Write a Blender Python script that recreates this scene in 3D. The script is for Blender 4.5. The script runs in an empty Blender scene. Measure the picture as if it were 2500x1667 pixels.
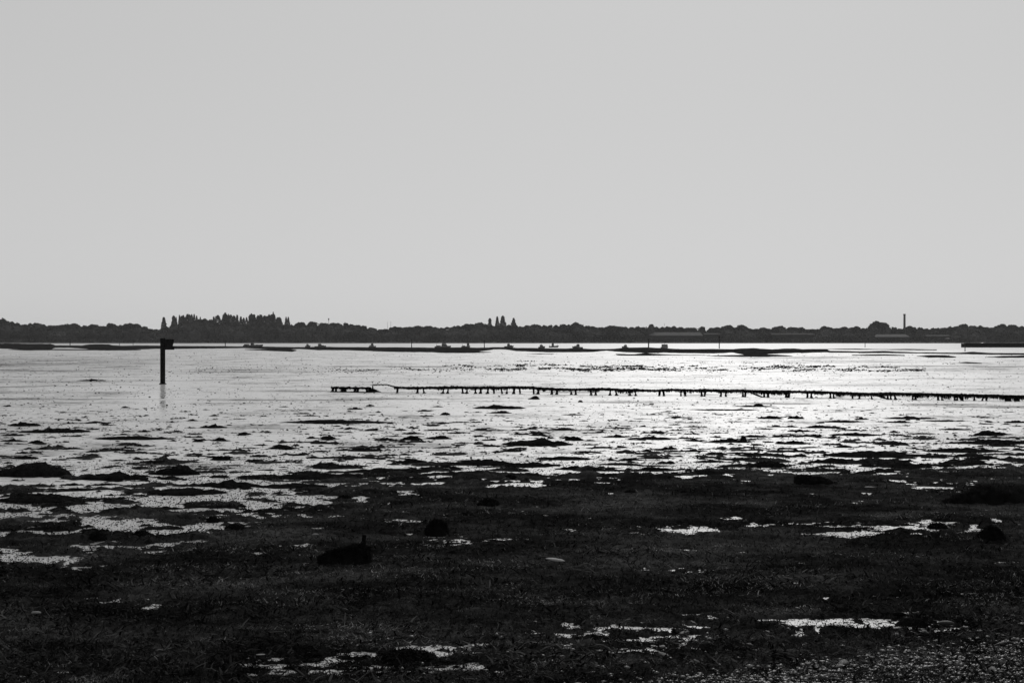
import bpy, bmesh, math, random
import numpy as np
from mathutils import Vector, Matrix, noise as mnoise

# ------------------------------------------------------------------ camera, sky, sun
S = bpy.context.scene
COL = S.collection
F = 3472.2          # focal length in photograph pixels (50 mm on 36 mm, 2500 px wide)
CX, HY, CH = 1250.0, 831.0, 2.5     # centre column, horizon row, eye height above the mud
cam = bpy.data.cameras.new('camera'); cam.lens = 50; cam.sensor_width = 36
cam.clip_start = 0.1; cam.clip_end = 9000; cam.shift_y = -0.001
co = bpy.data.objects.new('camera', cam); COL.objects.link(co)
co.location = (0, 0, CH); co.rotation_euler = (math.pi/2, 0, 0)
S.camera = co

SUN_AZ, SUN_EL = 9.0, 37.0
W = bpy.data.worlds.new('World'); S.world = W; W.use_nodes = True
nt = W.node_tree; nt.nodes.clear()
sky = nt.nodes.new('ShaderNodeTexSky'); sky.sky_type = 'NISHITA'; sky.sun_disc = False
sky.sun_elevation = math.radians(SUN_EL); sky.sun_rotation = math.radians(SUN_AZ)
sky.air_density = 1.0; sky.dust_density = 1.0; sky.ozone_density = 1.0; sky.altitude = 0
bw = nt.nodes.new('ShaderNodeRGBToBW')
pw = nt.nodes.new('ShaderNodeMath'); pw.operation = 'POWER'; pw.inputs[1].default_value = 0.22
mu = nt.nodes.new('ShaderNodeMath'); mu.operation = 'MULTIPLY'; mu.inputs[1].default_value = 3.26
bg = nt.nodes.new('ShaderNodeBackground'); bg.inputs['Strength'].default_value = 0.11
wo = nt.nodes.new('ShaderNodeOutputWorld')
for a, b in ((sky.outputs[0], bw.inputs[0]), (bw.outputs[0], pw.inputs[0]), (pw.outputs[0], mu.inputs[0]),
             (mu.outputs[0], bg.inputs['Color']), (bg.outputs[0], wo.inputs['Surface'])):
    nt.links.new(a, b)
sl = bpy.data.lights.new('sun', 'SUN'); sl.energy = 2.0; sl.angle = math.radians(0.6); sl.color = (1, .99, .98)
so = bpy.data.objects.new('sun', sl); COL.objects.link(so)
sd = Vector((math.sin(math.radians(SUN_AZ))*math.cos(math.radians(SUN_EL)),
             math.cos(math.radians(SUN_AZ))*math.cos(math.radians(SUN_EL)), math.sin(math.radians(SUN_EL))))
so.rotation_euler = sd.to_track_quat('Z', 'Y').to_euler(); so.location = (0, 0, 60)
S.view_settings.view_transform = 'Standard'; S.view_settings.look = 'None'
S.view_settings.exposure = 0.0; S.view_settings.gamma = 1.0
S.render.engine = 'CYCLES'
try:
    S.cycles.max_bounces = 5; S.cycles.volume_bounces = 1; S.cycles.glossy_bounces = 3
except Exception: pass

R = np.random.RandomState(7); random.seed(7)

# ------------------------------------------------------------------ helpers
def vnoise(x, y, seed=0):
    xi = np.floor(x).astype(np.int64); yi = np.floor(y).astype(np.int64)
    xf = x-xi; yf = y-yi
    u = xf*xf*xf*(xf*(xf*6-15)+10); v = yf*yf*yf*(yf*(yf*6-15)+10)
    def h(a, b):
        n = (a*374761393+b*668265263+seed*974711) & 0xffffffff
        n = ((n ^ (n >> 13))*1274126177) & 0xffffffff
        n = n ^ (n >> 16)
        return (n & 0xffff)/32767.5-1
    return (h(xi, yi)*(1-u)+h(xi+1, yi)*u)*(1-v)+(h(xi, yi+1)*(1-u)+h(xi+1, yi+1)*u)*v
def fbm(x, y, sc, oc=4, seed=0, gain=.5):
    s = 0; a = 1; t = 0
    for k in range(oc):
        s = s+a*vnoise(x/sc+17.3*k, y/sc-9.1*k, seed+k*13); t += a; a *= gain; sc /= 2.03
    return s/t
def gy(py): return CH*F/(py-HY)               # distance of a point of the flat seen in row py
def gx(px, Y): return (px-CX)/F*Y
def gp(px, py): Y = gy(py); return Vector((gx(px, Y), Y, 0))
def gz(py, Y): return CH-(py-HY)*Y/F          # height of a point at distance Y seen in row py

def mesh_np(name, V, Fq, smooth=False, attrs=None):
    V = np.asarray(V, np.float32); Fq = np.asarray(Fq, np.int32)
    me = bpy.data.meshes.new(name); k = Fq.shape[1]
    me.vertices.add(len(V)); me.vertices.foreach_set('co', V.ravel())
    me.loops.add(Fq.size); me.loops.foreach_set('vertex_index', Fq.ravel())
    me.polygons.add(len(Fq)); me.polygons.foreach_set('loop_start', np.arange(0, Fq.size, k, dtype=np.int32))
    me.update(calc_edges=True)
    if smooth: me.polygons.foreach_set('use_smooth', np.ones(len(Fq), bool))
    for an, arr in (attrs or {}).items():
        a = me.attributes.new(an, 'FLOAT', 'POINT'); a.data.foreach_set('value', np.asarray(arr, np.float32))
    me.validate(); return me
def link(name, me, mat=None, parent=None, label=None, cat=None, group=None, kind=None, loc=None):
    o = bpy.data.objects.new(name, me); COL.objects.link(o)
    if mat and me and not me.materials: me.materials.append(mat)
    if parent: o.parent = parent
    if loc is not None: o.location = loc
    tag(o, label, cat, group, kind); return o
def tag(o, label=None, cat=None, group=None, kind=None):
    if label: o['label'] = label
    if cat: o['category'] = cat
    if group: o['group'] = group
    if kind: o['kind'] = kind
def dup(root, loc=None, rz=None, sc=None, label=None, group=None):
    r = root.copy(); COL.objects.link(r)
    if loc is not None: r.location = loc
    if rz is not None: r.rotation_euler = (0, 0, rz)
    if sc is not None: r.scale = sc
    if label: r['label'] = label
    if group: r['group'] = group
    for ch in list(root.children):
        c = ch.copy(); COL.objects.link(c); c.parent = r
    return r
def empty(name, loc, label, cat, group=None):
    return link(name, None, None, None, label, cat, group, None, loc)
def mat(name, col, rough=.5, spec=.5, ior=1.45, noise=None, bump=None, attr=None, rough_noise=None):
    """procedural grey material: noise=(scale, low, high) on the base colour, bump=(scale, strength, distance)"""
    m = bpy.data.materials.new(name); m.use_nodes = True; n = m.node_tree; b = n.nodes['Principled BSDF']
    b.inputs['Roughness'].default_value = rough; b.inputs['IOR'].default_value = ior
    b.inputs['Specular IOR Level'].default_value = spec
    b.inputs['Base Color'].default_value = (col, col, col, 1)
    tc = n.nodes.new('ShaderNodeTexCoord')
    def nz(scale, det=5):
        t = n.nodes.new('ShaderNodeTexNoise'); t.inputs['Scale'].default_value = scale
        t.inputs['Detail'].default_value = det; n.links.new(tc.outputs['Object'], t.inputs['Vector']); return t
    if noise:
        t = nz(noise[0]); r = n.nodes.new('ShaderNodeMapRange')
        r.inputs[1].default_value = .3; r.inputs[2].default_value = .7
        r.inputs[3].default_value = noise[1]; r.inputs[4].default_value = noise[2]
        n.links.new(t.outputs[0], r.inputs[0]); out = r.outputs[0]
        if attr:
            at = n.nodes.new('ShaderNodeAttribute'); at.attribute_name = attr
            q = n.nodes.new('ShaderNodeMath'); q.operation = 'MULTIPLY'
            n.links.new(out, q.inputs[0]); n.links.new(at.outputs['Fac'], q.inputs[1]); out = q.outputs[0]
        n.links.new(out, b.inputs['Base Color'])
    if rough_noise:
        t = nz(rough_noise[0]); r = n.nodes.new('ShaderNodeMapRange')
        r.inputs[1].default_value = .35; r.inputs[2].default_value = .65
        r.inputs[3].default_value = rough_noise[1]; r.inputs[4].default_value = rough_noise[2]
        n.links.new(t.outputs[0], r.inputs[0]); n.links.new(r.outputs[0], b.inputs['Roughness'])
    if bump:
        t = nz(bump[0]); u = n.nodes.new('ShaderNodeBump')
        u.inputs['Strength'].default_value = bump[1]; u.inputs['Distance'].default_value = bump[2]
        n.links.new(t.outputs[0], u.inputs['Height']); n.links.new(u.outputs[0], b.inputs['Normal'])
    return m

M = {}
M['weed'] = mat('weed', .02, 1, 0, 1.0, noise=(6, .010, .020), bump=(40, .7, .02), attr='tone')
M['rockweed'] = mat('rockweed', .01, 1, 0, 1.0, noise=(9, .004, .010), bump=(50, .8, .02))
M['clump'] = mat('clump', .012, 1, 0, 1.0, noise=(5, .006, .014), bump=(30, .8, .03))
M['bankmud'] = mat('bankmud', .02, 1, 0, 1.0, noise=(.4, .010, .022), bump=(1.5, .8, .15))
M['pebble'] = mat('pebble', .1, .52, .4, noise=(9, .02, .09), bump=(60, .5, .004), attr='tone')
M['stone'] = mat('stone', .03, .6, .25, noise=(14, .008, .03), bump=(50, .6, .006))
M['palestone'] = mat('palestone', .2, .7, .3, noise=(20, .10, .22), bump=(60, .4, .003))
M['timber'] = mat('timber', .02, 1, 0, 1.0, noise=(12, .006, .02), bump=(30, .6, .01))
M['leaf'] = mat('leaf', .05, 1, 0, 1.0, noise=(.05, .015, .085))
M['poplarleaf'] = mat('poplarleaf', .07, .7, .2, noise=(.3, .05, .10))
M['bark'] = mat('bark', .05, .85, .2, noise=(2, .03, .07))
M['hull'] = mat('hull', .14, .5, .4, noise=(1.5, .07, .12))
M['hullpale'] = mat('hullpale', .3, .5, .4, noise=(1.5, .16, .26))
M['cabin'] = mat('cabin', .2, .5, .4, noise=(2, .10, .18))
M['window'] = mat('window', .02, .15, .5, noise=(2, .015, .03))
M['metal'] = mat('metal', .1, .5, .5, noise=(3, .05, .12))
M['brick'] = mat('brick', .08, .85, .2, noise=(1.5, .05, .10))
M['wallsheet'] = mat('wallsheet', .05, .9, .05, noise=(.5, .03, .05))
M['roofsheet'] = mat('roofsheet', .1, .85, .05, noise=(.6, .07, .11))
M['darkroof'] = mat('darkroof', .03, .9, .05, noise=(.6, .015, .03))
M['land'] = mat('land', .06, .95, .1, noise=(.05, .04, .08))
M['door'] = mat('door', .03, .7, .2, noise=(1, .02, .04))

# wet mud: glossy film over silt; the "dull" attribute marks drier, rippled ground
def mud_material():
    m = bpy.data.materials.new('wet_mud'); m.use_nodes = True; n = m.node_tree; b = n.nodes['Principled BSDF']
    L = n.links.new; tc = n.nodes.new('ShaderNodeTexCoord')
    def nz(scale, det=6, rough=.55):
        t = n.nodes.new('ShaderNodeTexNoise'); t.inputs['Scale'].default_value = scale
        t.inputs['Detail'].default_value = det; t.inputs['Roughness'].default_value = rough
        L(tc.outputs['Object'], t.inputs['Vector']); return t.outputs[0]
    def mr(src, a, b_, c, d):
        r = n.nodes.new('ShaderNodeMapRange'); L(src, r.inputs[0])
        for i, v in enumerate((a, b_, c, d)): r.inputs[i+1].default_value = v
        return r.outputs[0]
    def ma(op, a, b_):
        q = n.nodes.new('ShaderNodeMath'); q.operation = op
        for i, s in enumerate((a, b_)):
            if isinstance(s, (int, float)): q.inputs[i].default_value = s
            else: L(s, q.inputs[i])
        return q.outputs[0]
    at = n.nodes.new('ShaderNodeAttribute'); at.attribute_name = 'dull'; dull = at.outputs['Fac']
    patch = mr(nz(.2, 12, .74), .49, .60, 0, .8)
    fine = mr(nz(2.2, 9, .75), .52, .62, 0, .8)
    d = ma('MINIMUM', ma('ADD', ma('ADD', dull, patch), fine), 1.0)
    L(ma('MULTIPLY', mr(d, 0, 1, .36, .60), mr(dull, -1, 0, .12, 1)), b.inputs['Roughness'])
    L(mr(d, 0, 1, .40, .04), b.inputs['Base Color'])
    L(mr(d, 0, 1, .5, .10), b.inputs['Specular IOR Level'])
    b.inputs['IOR'].default_value = 1.75
    u = n.nodes.new('ShaderNodeBump'); u.inputs['Distance'].default_value = .02
    L(ma('MULTIPLY', mr(d, 0, 1, .22, .8), mr(dull, -1, 0, .1, 1)), u.inputs['Strength'])
    L(ma('ADD', nz(9, 6, .6), ma('MULTIPLY', nz(2.2, 3, .5), .8)), u.inputs['Height']); L(u.outputs[0], b.inputs['Normal'])
    return m
M['mud'] = mud_material()
M['water'] = mat('water', .15, .17, .5, ior=1.6, noise=(.4, .20, .30), bump=(5, .12, .02), rough_noise=(.35, .28, .38))

# ------------------------------------------------------------------ the flat
def fan(ys, us):
    Y, U = np.meshgrid(ys, us, indexing='ij'); X = U*Y
    return X, Y, U
def grid_faces(nr, nc):
    a = (np.arange(nr-1)[:, None]*nc+np.arange(nc-1)[None, :])
    return np.stack([a, a+1, a+nc+1, a+nc], -1).reshape(-1, 4)
def rows(y0, y1, lo, k):
    o = [y0]
    while o[-1] < y1: o.append(o[-1]+max(lo, k*o[-1]))
    return np.array(o)
def lens(px, py, L, P=1.3):
    s = np.zeros_like(px)
    for (a, b, rx, ry, am) in L:
        s = np.maximum(s, am*np.exp(-(((px-a)/rx)**2+((py-b)/ry)**2)**P))
    return s
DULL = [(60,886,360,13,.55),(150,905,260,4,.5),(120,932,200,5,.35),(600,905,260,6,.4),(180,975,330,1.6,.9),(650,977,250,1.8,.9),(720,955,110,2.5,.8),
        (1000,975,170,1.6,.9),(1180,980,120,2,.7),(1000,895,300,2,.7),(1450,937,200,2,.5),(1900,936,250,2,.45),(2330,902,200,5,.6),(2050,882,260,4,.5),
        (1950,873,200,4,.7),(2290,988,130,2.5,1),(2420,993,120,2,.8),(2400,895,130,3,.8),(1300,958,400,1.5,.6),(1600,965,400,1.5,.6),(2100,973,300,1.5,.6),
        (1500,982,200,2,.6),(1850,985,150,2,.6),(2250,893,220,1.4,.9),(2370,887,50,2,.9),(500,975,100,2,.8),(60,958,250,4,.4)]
ys = np.concatenate([[-60, -10, 2], rows(4, 560, .10, .0036)])
us_f = np.linspace(-.46, .46, 900)
us = np.concatenate([[-4, -2.2, -1.3, -.9, -.65, -.53], us_f, [.53, .65, .9, 1.3, 2.2, 4]])
X, Y, U = fan(ys, us)
X[:3] = np.linspace(-300, 300, len(us))[None, :]
PX = CX+U*F; PY = HY+CH*F/np.maximum(Y, 3.0)
Z = .007+.013*fbm(X, Y, 4.0, 3, 3)+.013*fbm(X, Y, .42, 4, 5, .65)*(.5+fbm(X, Y, 6, 3, 15)).clip(.2, 1.4)-.012*np.clip(fbm(X, Y, 14, 3, 8), 0, 1)
Z = Z-np.clip((PY-1160)/200, 0, 1)*.03                 # mud sinks below the weed bed
far = np.clip((Y-380)/80, 0, 1); Z = Z-far*.25
Z[:3] = -.05
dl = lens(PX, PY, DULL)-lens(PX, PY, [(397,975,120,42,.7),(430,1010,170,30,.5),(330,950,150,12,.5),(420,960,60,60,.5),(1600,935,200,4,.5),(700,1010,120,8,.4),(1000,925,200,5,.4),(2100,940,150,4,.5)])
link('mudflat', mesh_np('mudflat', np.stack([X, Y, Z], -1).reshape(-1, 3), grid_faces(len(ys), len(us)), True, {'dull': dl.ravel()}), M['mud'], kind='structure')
v = [(-2400,-60,0),(2400,-60,0),(2400,1400,0),(-2400,1400,0)]
link('water', mesh_np('water', v, [(0,1,2,3)]), M['water'], kind='structure')

# ------------------------------------------------------------------ strands of weed
def strands(P, ln, wd, tilt, rs, tm=1.0):
    n = len(P); az = rs.rand(n)*6.2832; tl = np.radians(tilt[0]+(tilt[1]-tilt[0])*rs.rand(n)**1.6)*tm
    d = np.stack([np.cos(az)*np.cos(tl), np.sin(az)*np.cos(tl), np.sin(tl)], -1)
    sd_ = np.stack([-np.sin(az), np.cos(az), (rs.rand(n)-.5)*.9], -1)
    bend = (rs.rand(n, 3)-.5)*ln[:, None]*.5; bend[:, 2] = -np.abs(bend[:, 2])*.8
    w = wd[:, None]*sd_*.5; ln = ln[:, None]
    m = P+d*ln*.5; t = P+d*ln+bend
    V = np.stack([P-w, P+w, m-w, m+w, t-w*.25, t+w*.25], 1).reshape(-1, 3)
    b = np.arange(n)[:, None]*6
    Fq = np.concatenate([b+np.array([0, 1, 3, 2]), b+np.array([2, 3, 5, 4])], 0)
    return V, Fq

# ------------------------------------------------------------------ the weed bed that carpets the shore
PUD = [(1700,1297,85,10,1),(1785,1266,35,5,1),(2010,1283,95,6,1),(2090,1303,120,7,1),(2070,1312,110,4,1),(2190,1288,95,8,1),(2290,1276,70,5,1),(2400,1293,100,6,1),
 (2290,1192,65,3,1),(2160,1172,60,3,1),(2300,1178,85,3,1),(2155,1517,62,13,1),(2330,1537,95,4,1),(2040,1521,60,8,1),(1950,1525,75,8,1),(1790,1495,50,5,1),
 (1840,1513,75,5,1),(1750,1530,95,7,1),(1650,1520,70,6,1),(2020,1463,24,5,1),(2365,1450,22,8,.9),(2290,1467,20,5,.8),(901,1600,26,6,1),(1015,1583,75,11,1),(1052,1594,28,12,1),(1187,1571,85,6,1),
 (750,1623,38,7,1),(805,1638,30,8,1),(890,1642,65,7,1),(1120,1628,75,13,.95),(1330,1550,50,9,.95),(1385,1525,16,9,.9),(1240,1535,16,4,1),(1330,1600,35,8,.9),(1430,1545,50,5,.9),(1560,1560,50,4,.8),
 (620,1350,36,4,1),(670,1342,36,4,1),(722,1332,42,3,1),(60,1370,60,7,1),(200,1383,85,4,1),(90,1403,55,5,1),(60,1345,60,8,1),(220,1331,80,8,1),
 (350,1336,42,4,1),(420,1327,52,4,1),(480,1321,32,3,1),(450,1345,32,4,1),(220,1357,42,6,1),(740,1215,75,12,1),(880,1222,32,6,1),(1028,1215,22,3,1),(850,1259,52,3,1),(996,1268,32,3,1),
 (970,1306,26,4,.9),(1088,1223,17,2,1),(1240,1317,30,3,.8),(1255,1352,20,3,.8),(1240,1343,20,2.5,.8),(1215,1185,80,4,1),(1290,1182,60,5,1),(990,1205,40,4,1),(400,1300,90,7,.8),(90,1300,110,6,.8),(330,1280,100,6,.8),
 (560,1260,90,8,.9),(640,1235,80,8,.9),(360,1372,30,4,.9),(560,1380,40,2.5,.7),(630,1640,20,6,.9),(560,1657,45,2.5,.8),(1830,1363,20,3,.6),(1530,1292,25,3,.7),(1620,1285,30,3,.6),(1560,1182,40,3,.8),(1800,1175,40,3,.8),(2000,1208,22,3,.9),(2120,1205,40,2,.7),(2450,1372,60,2,.7),(1465,1625,30,5,.7),(1600,1537,85,6,1),(1500,1532,60,6,1),(1450,1562,60,5,1),(1900,1513,120,7,1),(2050,1527,100,8,1),(1180,1602,60,6,1),(1000,1642,60,6,1),(1250,1640,60,5,.9),(1400,1602,60,5,.9),(1650,1557,80,5,.9),(1850,1545,60,4,.9),(940,1627,60,6,1),(1560,1592,40,4,.9),(2210,1530,50,4,1),(820,1612,50,5,1),(1420,1532,40,5,1),(1100,1580,60,6,1),(1700,1500,40,4,.9)]
ey = np.array([(-600,1430),(0,1402),(200,1392),(400,1372),(560,1330),(700,1288),(850,1240),(1000,1203),(1300,1190),(1700,1178),(2100,1166),(2500,1150),(3200,1130)], float)
sy = np.array([(-600,985),(0,985),(400,985),(800,985),(1200,985),(1500,985),(1800,985),(2100,985),(2500,980),(3200,980)], float)
sm = np.array([(-600,1150),(0,1150),(400,1135),(800,1115),(1200,1128),(1500,1128),(1800,1122),(2100,1112),(2500,1095),(3200,1080)], float)
rp = np.random.RandomState(5)
for k in range(95):
    a_ = rp.uniform(650, 2350); PUD.append((a_, 1625-(a_-700)*.065+rp.randn()*22, rp.uniform(10, 42), rp.uniform(1.2, 3.6), 1))
for k in range(45): PUD.append((rp.uniform(1550, 2520), 1292+rp.randn()*14, rp.uniform(12, 45), rp.uniform(.8, 2.6), 1))
for k in range(60): PUD.append((rp.uniform(-50, 1200), 1180+rp.rand()*210, rp.uniform(15, 60), rp.uniform(.2, 2.0), .9))
for k in range(40): PUD.append((rp.uniform(0, 2500), 1220+rp.rand()*400, rp.uniform(7, 20), rp.uniform(.6, 2), 1))
def bed_height(X, Y, PX, PY):
    e = np.interp(PX, ey[:, 0], ey[:, 1]); s = np.interp(PX, sy[:, 0], sy[:, 1])
    wob = 14*fbm(X, Y, 3.0, 3, 41)
    m = np.interp(PX, sm[:, 0], sm[:, 1]); q = PY+wob
    t = np.clip(np.where(q < m, .3*(q-s)/(m-s), .3+.7*(q-m)/(e-m)), 0, 1.0)
    bias = np.interp(t, [0, .12, .3, .5, .7, .88, 1.0], [-.072, -.046, -.029, -.014, .002, .014, .033])
    n1 = fbm(X*.55, Y, .42, 4, 21, .6)
    n2 = fbm(X, Y, .16, 3, 31, .6)
    lump = .120*n1+.050*n2
    carpet = .036*fbm(X, Y, .9, 4, 51)+.030*n2
    k = np.clip((t-.85)/.15, 0, 1)
    h = bias+lump*(1-k)+carpet*k
    pud = lens(PX+75*fbm(X, Y, .35, 4, 61, .7), PY+11*fbm(X, Y, .25, 4, 67, .7), [(a, b+1, c*1.1, d*.55+1.5, e*.9) if a < 700 and b < 1450 else (a, b+1, c*1.1, d*.8+2.2, e) for a, b, c, d, e in PUD], 2.5)
    tgt = -.012+.044*fbm(X*.38, Y, .10, 4, 71, .75)+.016*fbm(X, Y, .45, 2, 73)
    return h*(1-pud)+np.minimum(h, tgt)*pud, t
ys2 = rows(5.5, 62, .030, .0021)
us2 = np.linspace(-.47, .47, 1250)
X, Y, U = fan(ys2, us2); PX = CX+U*F; PY = HY+CH*F/Y
H, T = bed_height(X, Y, PX, PY)
H = np.where(T <= 0.001, -.1, H)
fq = grid_faces(len(ys2), len(us2)); hf = H.ravel()
keep = (hf[fq].max(1) > -.004)
fq = fq[keep]
used = np.zeros(len(hf), bool); used[fq.ravel()] = True
idx = -np.ones(len(hf), np.int64); idx[used] = np.arange(used.sum())
V = np.stack([X, Y, H], -1).reshape(-1, 3)[used]; fq = idx[fq]
rs = np.random.RandomState(11)
macro = lambda x, y: np.clip(1.15+2.2*fbm(x*.6, y, 1.0, 4, 83, .6), .62, 2.8)
tone0 = macro(V[:, 0], V[:, 1])*(1+.5*fbm(V[:, 0], V[:, 1], .3, 3, 81))
N = 420000
px = -150+rs.rand(N)*2800; py = 1010+(1700-1010)*rs.rand(N)**.8
yy = gy(py); xx = gx(px, yy); h, t = bed_height(xx, yy, px, py)
ok = (h > 0.0) | ((py > 1110) & (rs.rand(N) < .10)); h = np.maximum(h, .004); xx, yy, h = xx[ok], yy[ok], h[ok]
ln = (.012+.030*rs.rand(len(xx))**1.5)*(.6+.9*rs.rand(len(xx)))*(.8+yy/30); wd = (.003+.004*rs.rand(len(xx)))*(.7+yy/22)
hair = np.clip(fbm(xx*.4, yy, .45, 4, 91, .65)*2.6-.25, 0, 1)  # patches of paler strands: wet glints on the weed painted into the tone
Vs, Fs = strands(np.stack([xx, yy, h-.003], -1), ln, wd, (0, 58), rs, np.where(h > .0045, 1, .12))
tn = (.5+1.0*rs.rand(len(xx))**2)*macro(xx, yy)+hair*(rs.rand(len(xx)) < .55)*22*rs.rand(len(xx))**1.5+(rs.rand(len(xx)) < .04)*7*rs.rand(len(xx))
# broad wrack fronds lying in tangles over the finer algae
nb = 46000; px = -150+rs.rand(nb)*2800; py = 1130+560*rs.rand(nb); y2 = gy(py); x2 = gx(px, y2); h2, t2 = bed_height(x2, y2, px, py)
ok = (h2 > .004) & (fbm(x2*.6, y2, .8, 4, 95, .6)+.25*rs.randn(nb) > .02); x2, y2, h2 = x2[ok], y2[ok], h2[ok]; n2_ = len(x2)
Vb, Fb = strands(np.stack([x2, y2, h2+.004], -1), (.05+.10*rs.rand(n2_)), (.007+.013*rs.rand(n2_)), (0, 40), rs)
tb = (.25+2.4*rs.rand(n2_)**3)*macro(x2, y2)
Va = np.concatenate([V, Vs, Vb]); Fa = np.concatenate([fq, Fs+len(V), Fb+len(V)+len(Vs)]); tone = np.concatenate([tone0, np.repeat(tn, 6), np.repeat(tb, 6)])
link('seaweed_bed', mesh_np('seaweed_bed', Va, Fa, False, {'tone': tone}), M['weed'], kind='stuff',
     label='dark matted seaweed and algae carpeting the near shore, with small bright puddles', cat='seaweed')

# ------------------------------------------------------------------ separate clumps of weed lying on the mud
def clump_mesh(seed, lon):
    rs = np.random.RandomState(seed); nr, na = 11, 64
    th = np.linspace(0, 2*np.pi, na, endpoint=False); out = 1+.30*fbm(np.cos(th)*1.5+seed, np.sin(th)*1.5, .8, 4, seed, .65)
    rr = (np.linspace(0, 1, nr)**.8)[:, None]
    x = rr*np.cos(th)*out*1.12; y = rr*np.sin(th)*out*(.35+.65*np.abs(np.sin(th))**.8)*1.1
    z = (1-rr**2.2)**.5*(1-.30*np.abs(x)**1.5).clip(.15, 1)*(.66+.75*fbm(x*(3.4 if lon else 2.2)+seed, y, .8, 5, seed+3, .7))+.10*fbm(x, y, .12, 2, seed+5)*(rr < .97)
    z = np.maximum(z, 0)*1.0; z[-1] = -.25
    V = np.stack([x, y, z], -1).reshape(-1, 3)
    f = []
    for i in range(nr-1):
        for j in range(na):
            k = (j+1) % na; f.append((i*na+j, i*na+k, (i+1)*na+k, (i+1)*na+j))
    n = 420; a = rs.rand(n)*6.283; r = rs.rand(n)**.4*.98
    ri = np.clip((r**(1/.8)*(nr-1)).astype(int), 0, nr-1); ai = (a/6.2832*na).astype(int) % na
    P = V[ri*na+ai]+(rs.rand(n, 3)-.5)*.03
    Vs, Fs = strands(P, .05+.11*rs.rand(n), .02+.03*rs.rand(n), (0, 45), rs)
    return mesh_np('seaweed_clump', np.concatenate([V, Vs]), np.concatenate([np.array(f), Fs+len(V)]), False)
CM = [clump_mesh(100+i, i % 2 == 0) for i in range(12)]
for m in CM: m.materials.append(M['clump'])
def clump(px, py, w, h, label, group=None):
    D = gy(py); wm = w*D/F; hm = h*D/F
    dep = min(.42*wm, .5*hm*D/CH); ht = max(hm-dep*CH/D, .35*hm)
    long_ = w > 55
    m = CM[random.choice([0, 2, 4, 6, 8, 10] if long_ else [1, 3, 5, 7, 9, 11])]
    o = link('seaweed_clump', m, None, None, label, 'seaweed clump', group, None, (gx(px, D+dep/2), D+dep/2, -.004))
    o.scale = (wm/2*random.choice((1, -1)), dep/2*1.3, ht*1.15); o.rotation_euler = (0, 0, random.uniform(-.06, .06))
    return o
BIG = {6:'long low weed clump on the bare wet mud directly below the marker post',
 33:'longest thin streak of dark weed, between marker post and plank wall',
 62:'broad humped weed clump in mid flat, below the fishing boat',
 47:'short weed clump with a raised right shoulder, beside a flat oval one',
 46:'flat oval weed clump right of the short humped clump in mid flat',
 110:'broadest dark weed streak on the right half of the flat, above the bed edge',
 112:'domed weed clump with wide flat skirts, just above the weed bed edge on the right',
 105:'weed clump ending in a round knob at its right end, right of centre',
 92:'long weed streak with a bump at its right end, below the factory chimney',
 56:'ragged group of thin weed strips just below the small mud heap by the groyne',
 77:'wide flat weed patch at the edge of the weed bed, left of centre',
 28:'wide dark weed patch right of the big humped mound at the left edge',
 109:'long weed streak near the right edge, below two dark humps',
 2:'spread out weed patch above the big mound near the left edge',
 14:'low weed clump with two humps, right of the marker post reflection'}
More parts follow.
